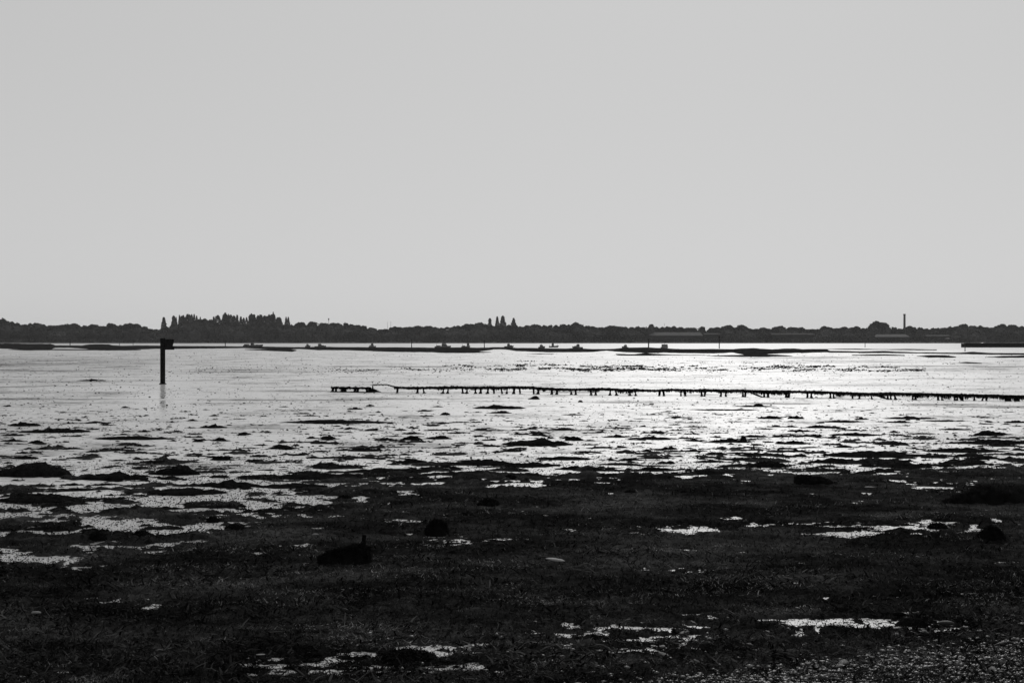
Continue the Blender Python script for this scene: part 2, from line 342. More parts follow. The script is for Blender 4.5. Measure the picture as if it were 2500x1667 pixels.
CL = [(1,61,1040,80,11),(2,140,1057,165,14),(3,30,1065,60,7),(4,30,1079,60,9),(5,90,1084,45,11),(6,322,1075,195,14),(7,310,1055,45,5),(8,351,1055,35,7),(9,232,1032,40,5),(10,306,996,22,5),
(11,452,1006,30,4),(12,470,1028,28,6),(13,524,1016,25,5),(14,523,1046,68,11),(15,597,1062,37,9),(16,537,1078,44,12),(17,484,1080,30,9),(18,355,1090,53,6),(19,173,1098,64,8),(20,70,1097,26,6),
(21,84,1108,40,6),(22,65,1121,60,10),(24,392,1132,78,13),(25,541,1124,58,12),(26,617,1127,35,6),(27,260,1143,33,7),(28,277,1173,166,25),(29,430,1160,120,26),(30,176,1186,64,9),(31,258,1186,80,9),(32,185,1200,67,11),
(33,815,1034,275,11),(34,690,1096,74,10),(35,782,1103,53,5),(36,725,1112,44,6),(37,758,1016,42,4),(38,693,994,25,3),(39,800,1075,38,6),(40,630,1115,37,7),(41,450,1208,200,22),(42,100,1228,210,27),
(43,760,1170,190,20),(121,560,1190,150,20),(122,720,1192,170,16),(123,630,1168,110,12),
(44,866,1000,37,7),(45,904,992,21,6),(46,1071,1073,70,11),(47,1004,1075,52,13),(48,938,1075,50,7),(49,985,1081,64,5),(50,1008,1060,50,7),(51,979,1051,30,6),(52,1042,1017,34,5),(53,1086,1014,26,9),(54,1036,1005,37,6),
(55,1069,994,26,4),(56,1220,999,130,12),(57,1166,1008,28,4),(58,1221,1010,62,8),(59,1213,1016,38,4),(60,1155,1026,27,4),(61,1192,1091,67,8),(62,1310,1089,170,21),(63,1403,1076,48,13),(64,1506,1069,74,9),(65,1595,1074,130,10),
(66,1372,1051,83,8),(67,1192,1047,36,4),(68,1292,1049,50,5),(69,1124,1058,65,5),(70,1399,1014,55,5),(71,1432,1105,81,6),(72,1441,1087,41,5),(73,890,1102,74,10),(74,863,1118,58,6),(75,960,1112,25,5),(76,1004,1132,83,14),
(77,953,1156,205,18),(78,1176,1136,155,18),(79,1379,1123,138,12),(80,1290,1141,145,17),(81,1414,1148,110,14),(82,1513,1136,110,8),(83,1543,1124,53,8),(85,1086,1094,60,5),(86,1511,1046,76,5),(87,1840,994,110,6),(88,1770,1003,180,6),
(89,1880,1023,54,9),(90,1943,1023,38,9),(91,2058,1032,104,8),(92,2220,1024,130,9),(93,2193,1033,75,7),(94,2304,1030,130,7),(95,2104,1025,34,8),(96,1869,1048,57,4),(97,1931,1043,36,6),(98,2000,1045,66,9),(99,1950,1054,52,7),
(100,2091,1064,126,9),(101,2190,1063,39,5),(102,1839,1068,75,8),(103,1911,1067,52,7),(104,1693,1078,66,8),(105,1775,1081,94,11),(106,1938,1085,86,10),(107,2421,1063,93,13),(108,2430,1085,140,15),(109,2355,1105,190,14),
(110,2124,1117,243,20),(111,2040,1131,118,16),(112,1875,1141,98,19),(113,1820,1124,110,9),(114,1726,1129,64,7),(115,2480,1033,60,8),(116,1713,1159,107,13),(117,2034,1087,37,6),(118,1982,1094,66,5),(119,2142,1127,107,8),
(124,222,930,68,5),(125,1600,1120,90,6),(126,1620,1098,70,5),(127,2250,1060,70,5),(128,2330,1050,80,6),(129,1150,1160,110,12),(130,1480,1165,120,12),(131,1600,1150,110,12)]
GC = 'flat dark weed clumps strewn over the mud'
MARKS = [(0,'left edge'),(171,'thin pole at the left'),(400,'marker post'),(550,'pole by the long boat'),(700,'two slim poplars'),(802,'short mast'),(910,'stake'),(1005,'pole by the cruiser'),(1137,'tall wheelhouse boat'),(1227,'four poplars'),(1352,'fishing boat'),(1460,'dip in the skyline'),
 (1590,'thick pole'),(1717,'long shed end'),(1812,'hump past long shed'),(1937,'dark shed'),(2065,'dip before big crown'),(2208,'factory chimney'),(2357,'quay corner'),(2500,'right edge')]
def near(px):
    d, m = min((abs(px-a), i) for i, (a, _) in enumerate(MARKS)); a, nm = MARKS[m]
    return ('in line with the ' if d < 14 else 'right of the ' if px > a else 'left of the ')+nm
def clump_label(px, py, w, h):
    kind = 'thin weed streak' if w/h > 10 else 'long weed streak' if w > 100 else 'wide weed clump' if w > 66 else 'small weed clump' if w > 38 else 'very small weed clump'
    row = 'outermost' if py < 1015 else 'far' if py < 1045 else 'middle' if py < 1080 else 'nearer' if py < 1115 else 'near' if py < 1150 else 'nearest'
    return '%s, %s row, %s' % (kind, row, near(px))
for c in CL:
    i, px, py, w, h = c
    if i in BIG: clump(px, py, w, h, BIG[i])
    elif i == 124: clump(px, py, w, h, 'small lone black weed bank left of the marker post, far out on bare mud')
    else: clump(px, py, w, h, clump_label(px, py, w, h), GC)
for k in range(175):
    px = random.uniform(-60, 2560); py = 985+165*random.random()**.8
    sc = (py-900)/150
    w = random.uniform(12, 60)*sc; h = random.uniform(2.4, 4.4)*min(sc, 1.4)
    clump(px, py, w, h, 'tiny scrap of dark weed lying between larger clumps on the wet mud', 'tiny scraps of weed on the wet mud')

# ------------------------------------------------------------------ mounds and rocks from a ridge profile
def ridge(name, pts, yb, depth, material, label=None, cat=None, nfr=1500, rough=.16, parent=None, group=None, seed=1, power=.5, fl=.03):
    rs = np.random.RandomState(seed); D = gy(yb)+depth/2; p = np.array(pts, float); nx, nv = 90, 26
    px = np.linspace(p[0, 0], p[-1, 0], nx); top = np.interp(px, p[:, 0], p[:, 1])
    z = np.maximum(gz(top, D), 0.0); x = gx(px, D); x0 = x.mean()
    zm = z.max(); v = np.linspace(-1, 1, nv)
    Xg = np.repeat((x-x0)[:, None], nv, 1); prof = np.clip(1-np.abs(v)**2.4, 0, 1)**power
    wdt = np.clip(z/zm, .25, 1)**.6
    Yg = v[None, :]*depth/2*wdt[:, None]
    Zg = z[:, None]*prof[None, :]
    nzz = fbm(Xg*1.0, Yg, zm*.6, 4, seed, .6)
    Zg = Zg*(1+rough*2*nzz)+zm*rough*.6*fbm(Xg, Yg, zm*.2, 3, seed+9)*prof
    Zg = np.maximum(Zg, 0); Zg[:, 0] = Zg[:, -1] = -.03
    Yg = Yg+zm*.15*fbm(Xg, Zg*3, zm*.4, 3, seed+4)
    V = np.stack([Xg, Yg, Zg], -1).reshape(-1, 3); f = grid_faces(nx, nv)[:, ::-1]
    b = np.array([i*nv for i in range(nx)]+[i*nv+nv-1 for i in range(nx)])
    i = rs.randint(0, len(V), nfr); P = V[i]+(rs.rand(nfr, 3)-.5)*.03
    Vs, Fs = strands(P, fl*(.5+rs.rand(nfr)), fl*.2*(.6+rs.rand(nfr)), (-30, 50), rs)
    me = mesh_np(name, np.concatenate([V, Vs]), np.concatenate([f, Fs+len(V)]), False)
    return link(name, me, material, parent, label, cat, group, None, (x0, D, 0) if parent is None else (0, 0, 0))
def dome(c, half, top, yb):
    return [(c+half*math.cos(a), yb-(yb-top)*math.sin(a)**.75) for a in np.linspace(math.pi, 0.0, 17)]
ridge('mud_mound', [(-40,1160),(0,1148),(38,1140),(55,1132),(75,1130),(105,1129),(113,1139),(145,1141),(160,1147),(178,1166)], 1167, .9, M['clump'],
      'big humped weed mound with a flat top at the left edge of the flat', 'mound', 1200, .05, seed=3, power=.6, fl=.05)
# weed-grown block with an upright stub
D = gy(1388)+.15
root = empty('weedy_block', (gx(843, D), D, 0), 'black weed-grown block with a short stub standing at its right end, left of centre', 'rock')
ridge('block', [(778,1388),(780,1362),(800,1352),(815,1346),(845,1339),(862,1336),(880,1334),(893,1336),(903,1345),(906,1362),(912,1388)], 1389, .3, M['rockweed'], None, None, 3500, .10, parent=root, seed=5, power=.3, fl=.035)
bm = bmesh.new()
bmesh.ops.create_cone(bm, cap_ends=True, segments=10, radius1=.034, radius2=.020, depth=.24, matrix=Matrix.Translation((gx(887, D)-gx(843, D), 0, .23)) @ Matrix.Rotation(.08, 4, 'Y'))
bmesh.ops.subdivide_edges(bm, edges=bm.edges[:], cuts=2)
for q in bm.verts: q.co += Vector(mnoise.noise_vector(q.co*30))*.006
me = bpy.data.meshes.new('stub'); bm.to_mesh(me); bm.free(); link('stub', me, M['rockweed'], root)
ridge('round_rock', dome(1066, 29, 1270, 1310), 1310, .3, M['rockweed'], 'round black weed-covered rock like a dome, right of the block with the stub', 'rock', 2200, .15, seed=6, power=.5)
ridge('low_rock', dome(1192, 26, 1218, 1243), 1243, .28, M['rockweed'], 'low flat-topped black rock in the weed, furthest of the rocks near the centre', 'rock', 1500, .15, seed=7, power=.35)
ridge('round_rock', dome(2420, 33, 1287, 1330), 1330, .32, M['rockweed'], 'round black weed-covered rock beside the puddles near the right edge', 'rock', 2200, .15, seed=8)
ridge('boulder', [(2284,1237),(2305,1226),(2330,1215),(2370,1200),(2400,1190),(2425,1190),(2437,1200),(2445,1238)], 1238, .7, M['rockweed'], 'long black wedge-shaped boulder sloping down to the left near the right edge', 'rock', 3000, .15, seed=9, power=.4)
ridge('boulder', [(2425,1236),(2440,1205),(2455,1193),(2500,1186),(2560,1188),(2620,1236)], 1236, .7, M['clump'], 'weedy boulder cut off by the right edge, behind the wedge-shaped one', 'rock', 2600, .15, seed=10, power=.5)
ridge('wedge_rock', [(1941,1186),(1943,1163),(1955,1160),(1990,1163),(2020,1170),(2045,1180),(2060,1187)], 1187, .5, M['rockweed'], 'low black rock tapering to the right on the far edge of the weed bed', 'rock', 1800, .15, seed=12, power=.35)
for k, (c, hw, tp, yb) in enumerate([(1140,18,1252,1262),(1110,14,1348,1356),(840,20,1210,1222),(520,16,1262,1276),(345,22,1294,1318),(238,20,1300,1322),(575,28,1280,1297),(2290,24,1276,1292),(1670,10,1200,1208),(1395,14,1205,1212),(1540,16,1198,1206),(1560,13,1442,1456),(1245,18,1160,1172),(930,18,1650,1664)]):
    ridge('weedy_lump', dome(c, hw, tp, yb), yb, .22, M['rockweed'], 'small black lump in the weed bed, '+near(c)+(' at the bottom' if yb > 1400 else ''), 'lump', 500, .10, seed=20+k, group='small black lumps in the weed bed')
ridge('weed_hummock', dome(992, 75, 1592, 1625), 1625, .35, M['clump'], 'rounded hummock of hairy weed surrounded by bright puddles at the bottom centre', 'seaweed hummock', 3500, .10, seed=36, fl=.04)
ridge('mud_heap', [(1286,976),(1296,971),(1302,967),(1310,966),(1315,970),(1319,976)], 976, .5, M['clump'], 'small pointed dark heap on the mud just in front of the groyne', 'heap', 300, .05, seed=37)
ridge('mud_heap', dome(1417, 6, 977, 982), 982, .3, M['clump'], 'tiny heap on the mud, right of the pointed heap by the groyne', 'heap', 100, .05, seed=38)
ridge('round_lump', dome(1852, 12, 985, 994), 994, .4, M['clump'], 'round dark lump on a thin weed streak below the groyne, right of centre', 'lump', 300, .05, seed=39)
ridge('round_lump', dome(1815, 8, 1065, 1078), 1078, .25, M['clump'], 'round knob at the right end of a weed clump, below the long shed', 'lump', 300, .05, seed=40)
ridge('round_lump', dome(1150, 2.5, 1114, 1119), 1119, .06, M['clump'], 'tiny round ball of weed above the bed edge near the centre', 'lump', 60, .05, seed=41, fl=.01)

# ------------------------------------------------------------------ mud banks by the channel
def bank(pts, label, seed):
    p = np.array(pts, float); px = np.arange(p[0, 0], p[-1, 0]+1, 3.0); n = len(px)
    yt = np.interp(px, p[:, 0], p[:, 1])+.35*fbm(px, px*0, 26, 3, seed); yb = np.interp(px, p[:, 0], p[:, 2])+.5*fbm(px, px*0+9, 18, 3, seed+2)
    yb = np.maximum(yb, yt+.6)
    dn = gy(yb); df = gy(yt); dc = .6*dn+.4*df; dc = np.minimum(dc, dn*1.35)
    zc = gz(yt, dc); db = dc+(dc-dn)*.6
    V = []; u = (px-CX)/F
    prof = [(0, -.08), (.03, .18), (.25, .42), (.6, .75), (1, 1), (1.3, .85), (1.6, -.05)]
    for s, k in prof:
        d = dn+(dc-dn)*s
        zz = zc*k*(1+.10*fbm(u*d, d, 5, 3, seed+5)*(k > 0))if k > 0 else np.full(n, -.08)
        # keep every section under the sight line of the crest
        zz = np.minimum(zz, CH-(yt-HY)*d/F+.001) if s < 1 else zz
        V.append(np.stack([u*d, d, zz], -1))
    V = np.stack(V, 1).reshape(-1, 3); f = grid_faces(n, len(prof))[:, ::-1]
    link('mud_bank', mesh_np('mud_bank', V, f, True), M['bankmud'], None, label, 'mud bank')
bank([(-300,838.6,851),(0,838.7,851),(60,838.6,852.5),(125,839.3,852),(135,843,849),(170,843.2,849),(200,843.5,851),(215,841,852),(235,839.5,853),(265,840,854),(275,843,854),(300,844,853),(345,843.5,853),(380,844,851.5),(420,844.5,851.5),(500,844.7,851),(550,845,850.5),(600,846,850),(640,846,852),(680,846.5,854),(730,847,852),(780,846.7,855),(840,847.2,855),(900,847.8,857),(950,847.8,859),(1040,848.4,860),(1060,848.8,860),(1120,847.8,861),(1150,848.6,861),(1205,848.5,853.5)],
     'longest dark mud bank along the channel, running from the left edge to the centre', 3)
bank([(20,852.5,853.5),(60,852,855.5),(150,852,855),(250,852.5,855.5),(320,852.5,855.5),(345,853.5,854.5)], 'thin dark mud strip close below the long bank at the left', 13)
bank([(598,852.5,853.5),(640,852.5,856),(680,853,857.5),(712,853,859),(725,854.5,856)], 'short dark mud tongue left of centre below the long bank', 14)
bank([(1040,858,859),(1075,857,861.5),(1150,857.5,862),(1201,859.5,860.5)], 'short dark mud tongue under the end of the long bank', 15)
bank([(1195,848,853.5),(1210,847.2,853),(1235,847,853),(1260,849,857),(1300,849.7,859),(1340,850.2,860),(1380,850.7,860),(1403,849.5,860),(1420,850.5,860),(1450,852,859),(1480,852,856),(1500,851.5,858),(1530,848.7,860),(1580,848.2,862),(1600,849,862),(1620,850,861),(1660,852,862),(1740,852,863),(1790,852.5,861),(1815,850.3,866),(1840,849.6,868),(1860,852,866),(1885,853,864),(1905,851.5,863),(1940,850.5,862),(1960,852.3,862),(2000,851.7,860.5),(2018,852,860),(2025,856.5,861),(2060,857,861),(2100,858,862),(2160,856.5,862),(2200,858.5,862.5),(2250,860,863),(2340,861,864.5),(2375,858.8,865),(2420,861.5,866),(2600,863,866.5)],
     'long dark mud bank along the channel, running from the centre to the right edge', 4)
bank([(1725,868,869),(1760,867,870),(1800,866.5,871),(1860,864.5,871.5),(1900,865.5,870),(1935,868.5,869.5)], 'dark mud hump on the near side of the right bank', 5)
bank([(2014,852,853),(2090,851,854),(2150,852.5,854),(2225,851.5,855),(2288,853.2,855)], 'narrow outermost mud strip at the edge of the bright channel, right', 6)
bank([(2080,866,868),(2160,864.5,868.5),(2210,867,869)], 'thin dark mud strip below the right bank, left of the rounded one', 7)
bank([(2238,869,870),(2270,867,873),(2310,867.5,873.5),(2336,871,873)], 'rounded dark mud hump below the right bank', 8)
bank([(2405,871.3,872.3),(2450,869,873.5),(2500,868,873.5),(2620,868,873)], 'dark mud strip running out of the right edge', 9)
bank([(1286,863.5,864.3),(1320,862.8,865),(1352,863.5,864.5)], 'tiny dark mud sliver below the centre of the banks', 10)
bank([(1503,864,866),(1510,864,868),(1550,864.5,868.5),(1575,861.5,868.5),(1600,863.5,868),(1640,865.8,867.8),(1735,866.7,867.8)], 'low flat mud strip with a square left end, near side of the banks', 11)
bank([(2340,884.5,885.5),(2360,883.3,887),(2397,886.2,888)], 'slim dark mud streak on the flat near the right edge', 12)

# ------------------------------------------------------------------ stones and shell bands (too many to count)
def ico_np(sub):
    bm = bmesh.new(); bmesh.ops.create_icosphere(bm, subdivisions=sub, radius=1)
    V = np.array([v.co[:] for v in bm.verts]); f = np.array([[v.index for v in p.verts] for p in bm.faces]); bm.free(); return V, f
IV, IF = ico_np(2); IV1, IF1 = ico_np(1)
def pebble_shape(V, seed, am=.30):
    o = np.array([mnoise.noise(Vector(v)*1.1+Vector((seed*3.1, 0, 0))) for v in V]); o2 = np.array([mnoise.noise(Vector(v)*2.7+Vector((seed*3.1, 5, 0))) for v in V])
    return V*(1+am*1.6*o+am*.7*o2)[:, None]
def scatter(name, xs, ys_, zs, sz, label, cat, material, seed, flat=.5, base=(IV1, IF1)):
    rs = np.random.RandomState(seed); shp = [pebble_shape(base[0], seed+k) for k in range(6)]
    VV = []; FF = []; TT = []; nV = len(base[0])
    for i, (x, y, z, s) in enumerate(zip(xs, ys_, zs, sz)):
        a = rs.rand()*6.28; c, q = math.cos(a), math.sin(a); v = shp[i % 6]*np.array([1, .6+.4*rs.rand(), flat*(.7+.6*rs.rand())])*s
        VV.append(np.stack([v[:, 0]*c-v[:, 1]*q+x, v[:, 0]*q+v[:, 1]*c+y, v[:, 2]+z], -1)); FF.append(base[1]+i*nV)
        TT.append(np.full(nV, .3+2.2*rs.rand()**3))
    me = mesh_np(name, np.concatenate(VV), np.concatenate(FF), False, {'tone': np.concatenate(TT)})
    return link(name, me, material, None, label, cat, None, 'stuff')
rs = np.random.RandomState(31); xs, yz, sz = [], [], []
def band(n, x0, x1, yc, sp, s0, s1, wob=4.0):
    for k in range(int(n*2.6)):
        px = x0+(x1-x0)*rs.rand(); py = yc(px)+rs.randn()*sp+wob*float(fbm(np.array([px]), np.array([yc(px)]), 120, 2, 5)[0]); D = gy(py)
        if float(vnoise(np.array([px/26.]), np.array([py/2.2]), 9)[0]) < -.25+.5*rs.rand(): continue
        xs.append(gx(px, D)); yz.append(D); sz.append(1.5*(s0+(s1-s0)*rs.rand()**2)*D/F)
band(750, 1080, 2220, lambda x: 893+(x-1080)*.003, 1.3, 1.0, 2.6)
band(900, 1150, 2180, lambda x: 902+(x-1400)*.002, 2.2, 1.0, 2.6)
band(330, 1380, 2000, lambda x: 898, 3.0, 1.0, 2.4)
band(420, 800, 1500, lambda x: 905-(x-800)*.004, 2.0, .9, 2.0)
band(260, 480, 1050, lambda x: 903, 6, .7, 1.7)
band(160, 2180, 2260, lambda x: 903, 2.0, .9, 2.0)
band(170, 1100, 1400, lambda x: 897, 2.5, .9, 2.0)
for k in range(60): band(5, *(lambda a: (a, a+40))(1250+1200*rs.rand()), lambda x, c=883+rs.rand()*6: c, .8, .8, 1.6)
scatter('shell_bands', xs, yz, [.005]*len(xs), sz, 'dark bands of shells and small stones strung across the far mud', 'shells', M['rockweed'], 41, .55)
xs, yz, sz = [], [], []
for k in range(22000):
    px = -80+2660*rs.rand(); py = 862+300*rs.rand()**1.0; D = gy(py)
    xs.append(gx(px, D)); yz.append(D); sz.append((.5+1.7*rs.rand()**4)*D/F*(1+.5*(py > 1050)))
for k in range(2600):
    px = -80+2660*rs.rand(); py = 900+230*rs.rand(); D = gy(py); xs.append(gx(px, D)); yz.append(D); sz.append((1.6+2.6*rs.rand()**2)*D/F*(.7+(py-900)/300))
for k in range(11000):
    px = -80+1700*rs.rand(); py = 1120+280*rs.rand(); D = gy(py)
    xs.append(gx(px, D)); yz.append(D); sz.append((1.0+1.5*rs.rand()**2)*D/F)
for k in range(75000):
    px = -100+2700*rs.rand(); py = 1130+530*rs.rand()
    D = gy(py); x = gx(px, D)
    xs.append(x); yz.append(D); sz.append((.9+1.5*rs.rand()**3)*D/F)
nc = len(xs)-75000; xa = np.array(xs[nc:]); ya = np.array(yz[nc:]); ha, _ = bed_height(xa, ya, CX+xa/ya*F, HY+CH*F/ya); kp = ha < .004
xs = xs[:nc]+list(xa[kp]); yz = yz[:nc]+list(ya[kp]); sz = sz[:nc]+list(np.array(sz[nc:])[kp])
scatter('mud_crumbs', xs, yz, [.004]*len(xs), sz, 'countless dark crumbs and pebbles dotted over the wet mud', 'pebbles', M['rockweed'], 43, .5)
# shingle in the bottom right corner
xs, yz, zs, sz = [], [], [], []
cnt = 0
while cnt < 7500:
    px = 900+1750*rs.rand(); py = 1490+215*rs.rand()
    e = 1690-(px-1300)*.115
    pr = np.clip((py-e)/50, 0, 1)+.03*np.clip((py-1500)/80, 0, 1)
    if rs.rand() > pr: continue
    D = gy(py); xs.append(gx(px, D)); yz.append(D); sz.append(.006+.024*rs.rand()**2.6); cnt += 1
xs = np.array(xs); yz = np.array(yz); hh, _ = bed_height(xs, yz, CX+xs/yz*F, HY+CH*F/yz)
scatter('shingle', xs, yz, np.maximum(hh, 0)+np.array(sz)*.12, sz, 'wet shingle glinting at the bottom right corner of the shore', 'shingle', M['pebble'], 45, .5)
SM = []
for k in range(6):
    V = pebble_shape(IV, 60+k, .55)*np.array([1, .75, .36]); me = mesh_np('stone', V, IF, False); me.materials.append(M['stone']); SM.append(me)
for k in range(64):
    px = 1400+1150*random.random()**.7; py = 1530+130*random.random()+max(0, (1800-px)*.08); py = min(py, 1690)
    D = gy(py); s = random.uniform(.025, .06)
    o = link('stone', SM[k % 6], None, None, ('broad ' if s > .048 else 'middling ' if s > .036 else 'smallish ')+'dark stone in the shingle, '+('topmost' if py < 1560 else 'upper' if py < 1590 else 'middle' if py < 1620 else 'lower' if py < 1650 else 'lowest')+' row, '+near(px), 'stone', 'larger stones in the shingle', None, (gx(px, D), D, .022))
    o.scale = (s, s, s); o.rotation_euler = (random.uniform(-.3, .3), random.uniform(-.3, .3), random.uniform(0, 6.28))
def flat_piece(name, px, py, w, th, label, cat, tilt, material=None, asp=.4):
    D = gy(py); V = pebble_shape(IV, px*.01, .10)*np.array([1, asp, th]); me = mesh_np(name, V, IF, True)
    o = link(name, me, material or M['palestone'], None, label, cat, None, None, (gx(px, D), D, .07)); s = w*D/F/2; o.scale = (s, s, s); o.rotation_euler = tilt
flat_piece('driftwood', 1355, 1381, 50, .10, 'pale sliver of driftwood lying on the dark weed right of centre', 'driftwood', (.35, .10, -.2), asp=.3)
flat_piece('flat_stone', 88, 1514, 26, .30, 'pale flat-topped stone in the weed near the left edge', 'stone', (.1, 0, 0))
flat_piece('wood_slat', 636, 1619, 24, .10, 'thin pale slat in the weed near the bottom, left of the puddles', 'driftwood', (.15, 0, .1), asp=.3)
flat_piece('flat_stone', 770, 1318, 16, .35, 'small stone with a bright rim above the block with the stub', 'stone', (.2, 0, 0))
flat_piece('flat_stone', 2125, 1200, 30, .15, 'thin grey slab lying on the weed, left of the wedge-shaped boulder', 'stone', (.15, .05, 0), M['stone'])
flat_piece('flat_stone', 2310, 1540, 44, .28, 'long grey stone lying in the lowest puddle at the right', 'stone', (.1, .03, .1), M['stone'])
flat_piece('flat_stone', 2195, 1518, 34, .28, 'dark oblong stone at the right end of the big lower puddle', 'stone', (.05, .03, -.1), M['rockweed'])

# ------------------------------------------------------------------ marker post
def box(bm, x0, x1, y0, y1, z0, z1):
    v = [bm.verts.new(c) for c in ((x0,y0,z0),(x1,y0,z0),(x1,y1,z0),(x0,y1,z0),(x0,y0,z1),(x1,y0,z1),(x1,y1,z1),(x0,y1,z1))]
    for q in ((0,3,2,1),(4,5,6,7),(0,1,5,4),(1,2,6,5),(2,3,7,6),(3,0,4,7)): bm.faces.new([v[i] for i in q])
def prism(bm, pts, y0, y1):
    a = [bm.verts.new((x, y0, z)) for x, z in pts]; b = [bm.verts.new((x, y1, z)) for x, z in pts]
    bm.faces.new(a); bm.faces.new(b[::-1])
    for i in range(len(a)): j = (i+1) % len(a); bm.faces.new((a[j], a[i], b[i], b[j]))
def fin(name, bm, material, parent=None, bev=0, **k):
    bmesh.ops.recalc_face_normals(bm, faces=bm.faces)
    if bev: bmesh.ops.bevel(bm, geom=bm.edges[:], offset=bev, segments=1, affect='EDGES')
    me = bpy.data.meshes.new(name); bm.to_mesh(me); bm.free(); return link(name, me, material, parent, **k)
D = gy(938); s = D/F; x0 = gx(397.3, D)
post = empty('marker_post', (x0, D, 0), 'tall black timber marker post with a board at its top, on the mud', 'marker post')
pz = lambda y: (938-y)*s
X_ = lambda x: (x-397.3)*s
bm = bmesh.new(); hw = 5.1*s
box(bm, -hw, hw, -hw, hw, -.25, pz(826.2)); fin('post', bm, M['timber'], post, .012)
bm = bmesh.new(); prism(bm, [(X_(402.6), pz(844.5)), (X_(402.6), pz(827.6)), (X_(424.4), pz(828.2)), (X_(423.6), pz(834)), (X_(421), pz(844.5))], -.10, .10); fin('top_board', bm, M['timber'], post, .006)
bm = bmesh.new(); prism(bm, [(X_(402.6), pz(853.6)), (X_(402.6), pz(844.7)), (X_(421), pz(844.7)), (X_(424.6), pz(846)), (X_(424.6), pz(853.8))], -.12, .12); fin('lower_board', bm, M['timber'], post, .006)
bm = bmesh.new(); bmesh.ops.create_cone(bm, cap_ends=True, segments=14, radius1=hw*2.1, radius2=hw*1.5, depth=.10, matrix=Matrix.Translation((0, 0, .02)))
bmesh.ops.subdivide_edges(bm, edges=bm.edges[:], cuts=1)
for q in bm.verts: q.co += Vector(mnoise.noise_vector(q.co*9))*.03
fin('weed_collar', bm, M['clump'], post)

# ------------------------------------------------------------------ groyne
bp = np.array([(800,957),(962,959),(1100,960.3),(1300,962.3),(1400,963.5),(1550,966),(1700,967.5),(1850,969.5),(1950,971),(2050,972.8),(2150,975),(2250,976),(2350,977.5),(2450,979),(2500,979.5),(2700,982)], float)
tp = np.array([(962,945.5),(1000,947),(1050,946.5),(1100,946),(1200,946.2),(1250,945.4),(1300,946.5),(1360,950.5),(1400,951),(1450,949.8),(1480,949.8),(1520,952),(1600,953.5),(1640,951.5),(1700,953),(1800,953.6),(1850,954.6),(1900,956),(1950,956.5),(2000,957.2),(2050,959),(2100,961),(2150,961.5),(2180,960.5),(2250,962),(2300,963),(2350,964.5),(2400,965.5),(2450,966.5),(2500,967.5),(2700,970)], float)
def gpos(px): yb = np.interp(px, bp[:, 0], bp[:, 1]); D = gy(yb); return gx(px, D), D, D/F, yb
X0, Y0, _, _ = gpos(1700)
gr = empty('groyne', (X0, Y0, 0), 'long low weed-hung timber groyne crossing the mud from the centre to the right edge', 'groyne')
def tube(path, rad, nseg=8, seed=0, jag=.3):
    P = np.array(path, float); n = len(P); V = []
    for i in range(n):
        t = P[min(i+1, n-1)]-P[max(i-1, 0)]; t /= np.linalg.norm(t)+1e-9
        u = np.cross(t, [0, 0, 1.0]) if abs(t[2]) < .9 else np.cross(t, [0, 1.0, 0]); u /= np.linalg.norm(u); w = np.cross(u, t)
        for k in range(nseg):
            a = 2*math.pi*k/nseg; r = rad[i]*(1+jag*float(mnoise.noise(Vector((P[i][0]*9, P[i][2]*9+a*1.3, seed)))))
            V.append(P[i]+(u*math.cos(a)+w*math.sin(a))*r)
    f = [(i*nseg+k, i*nseg+(k+1) % nseg, (i+1)*nseg+(k+1) % nseg, (i+1)*nseg+k) for i in range(n-1) for k in range(nseg)]
    c = len(V); V = V+[P[0], P[-1]]
    f += [(c, (k+1) % nseg, k, k) for k in range(0)]
    return np.array(V), np.array(f)
def loc(px, dz_px, off=0):
    x, y, s_, yb = gpos(px); return np.array([x-X0, y-Y0+off, dz_px*s_])
pxs = np.arange(962, 2690, 2.2)
path = [loc(p, np.interp(p, bp[:, 0], bp[:, 1])-np.interp(p, tp[:, 0], tp[:, 1])) for p in pxs]
V, f = tube(path, [(3.1+.9*math.sin(p*.05)*math.sin(p*.021)+random.uniform(-.5, .7))*gpos(p)[2] for p in pxs], 8, 1, .5)
link('rail', mesh_np('rail', V, f), M['timber'], gr)
rs = np.random.RandomState(51); n = 15000
q = 962+(2690-962)*rs.rand(n); amp = 1+1.0*np.clip(fbm(q, q*0, 22, 3, 6)*2, -.6, 1.4)+.9*(q > 2040)
P = np.array([loc(p, np.interp(p, bp[:, 0], bp[:, 1])-np.interp(p, tp[:, 0], tp[:, 1])+rs.uniform(-1.5, 2.2), rs.uniform(-.05, .05)) for p in q])
L = (.03+.075*rs.rand(n)**1.3*amp); az = rs.rand(n)*6.28
w = np.stack([np.cos(az), np.sin(az), az*0], -1)*(.010+.012*rs.rand(n))[:, None]
dn = np.stack([(rs.rand(n)-.5)*.5, (rs.rand(n)-.5)*.5, -np.ones(n)], -1)*L[:, None]
up = np.array([0, 0, .02])
Vw = np.stack([P-w+up, P+w+up, P-w*.8+dn*.6, P+w*.8+dn*.6, P-w*.2+dn, P+w*.2+dn], 1).reshape(-1, 3); b = np.arange(n)[:, None]*6
link('hanging_weed', mesh_np('hanging_weed', Vw, np.concatenate([b+[0, 1, 3, 2], b+[2, 3, 5, 4]])), M['rockweed'], gr)
POSTS = [971,1020,1033,1083,1095,1129,1141,1160,1174,1192,1204.5,1224,1238,1256,1269,1302,1315,1347,1360.5,1393.5,1406,1442,1455,1490,1503,1539,1551,1611,1620,1662,1671,1712,1722,1762,1772,1814,1821,1866,1875.5,1918.5,1927,1972,1981,2028,2035,2081,2100,2127,2166,2175,2184,2228,2237,2290,2298,2330,2338,2348,2379,2400,2407,2455,2465,2478,2487,2530,2540,2590,2600]
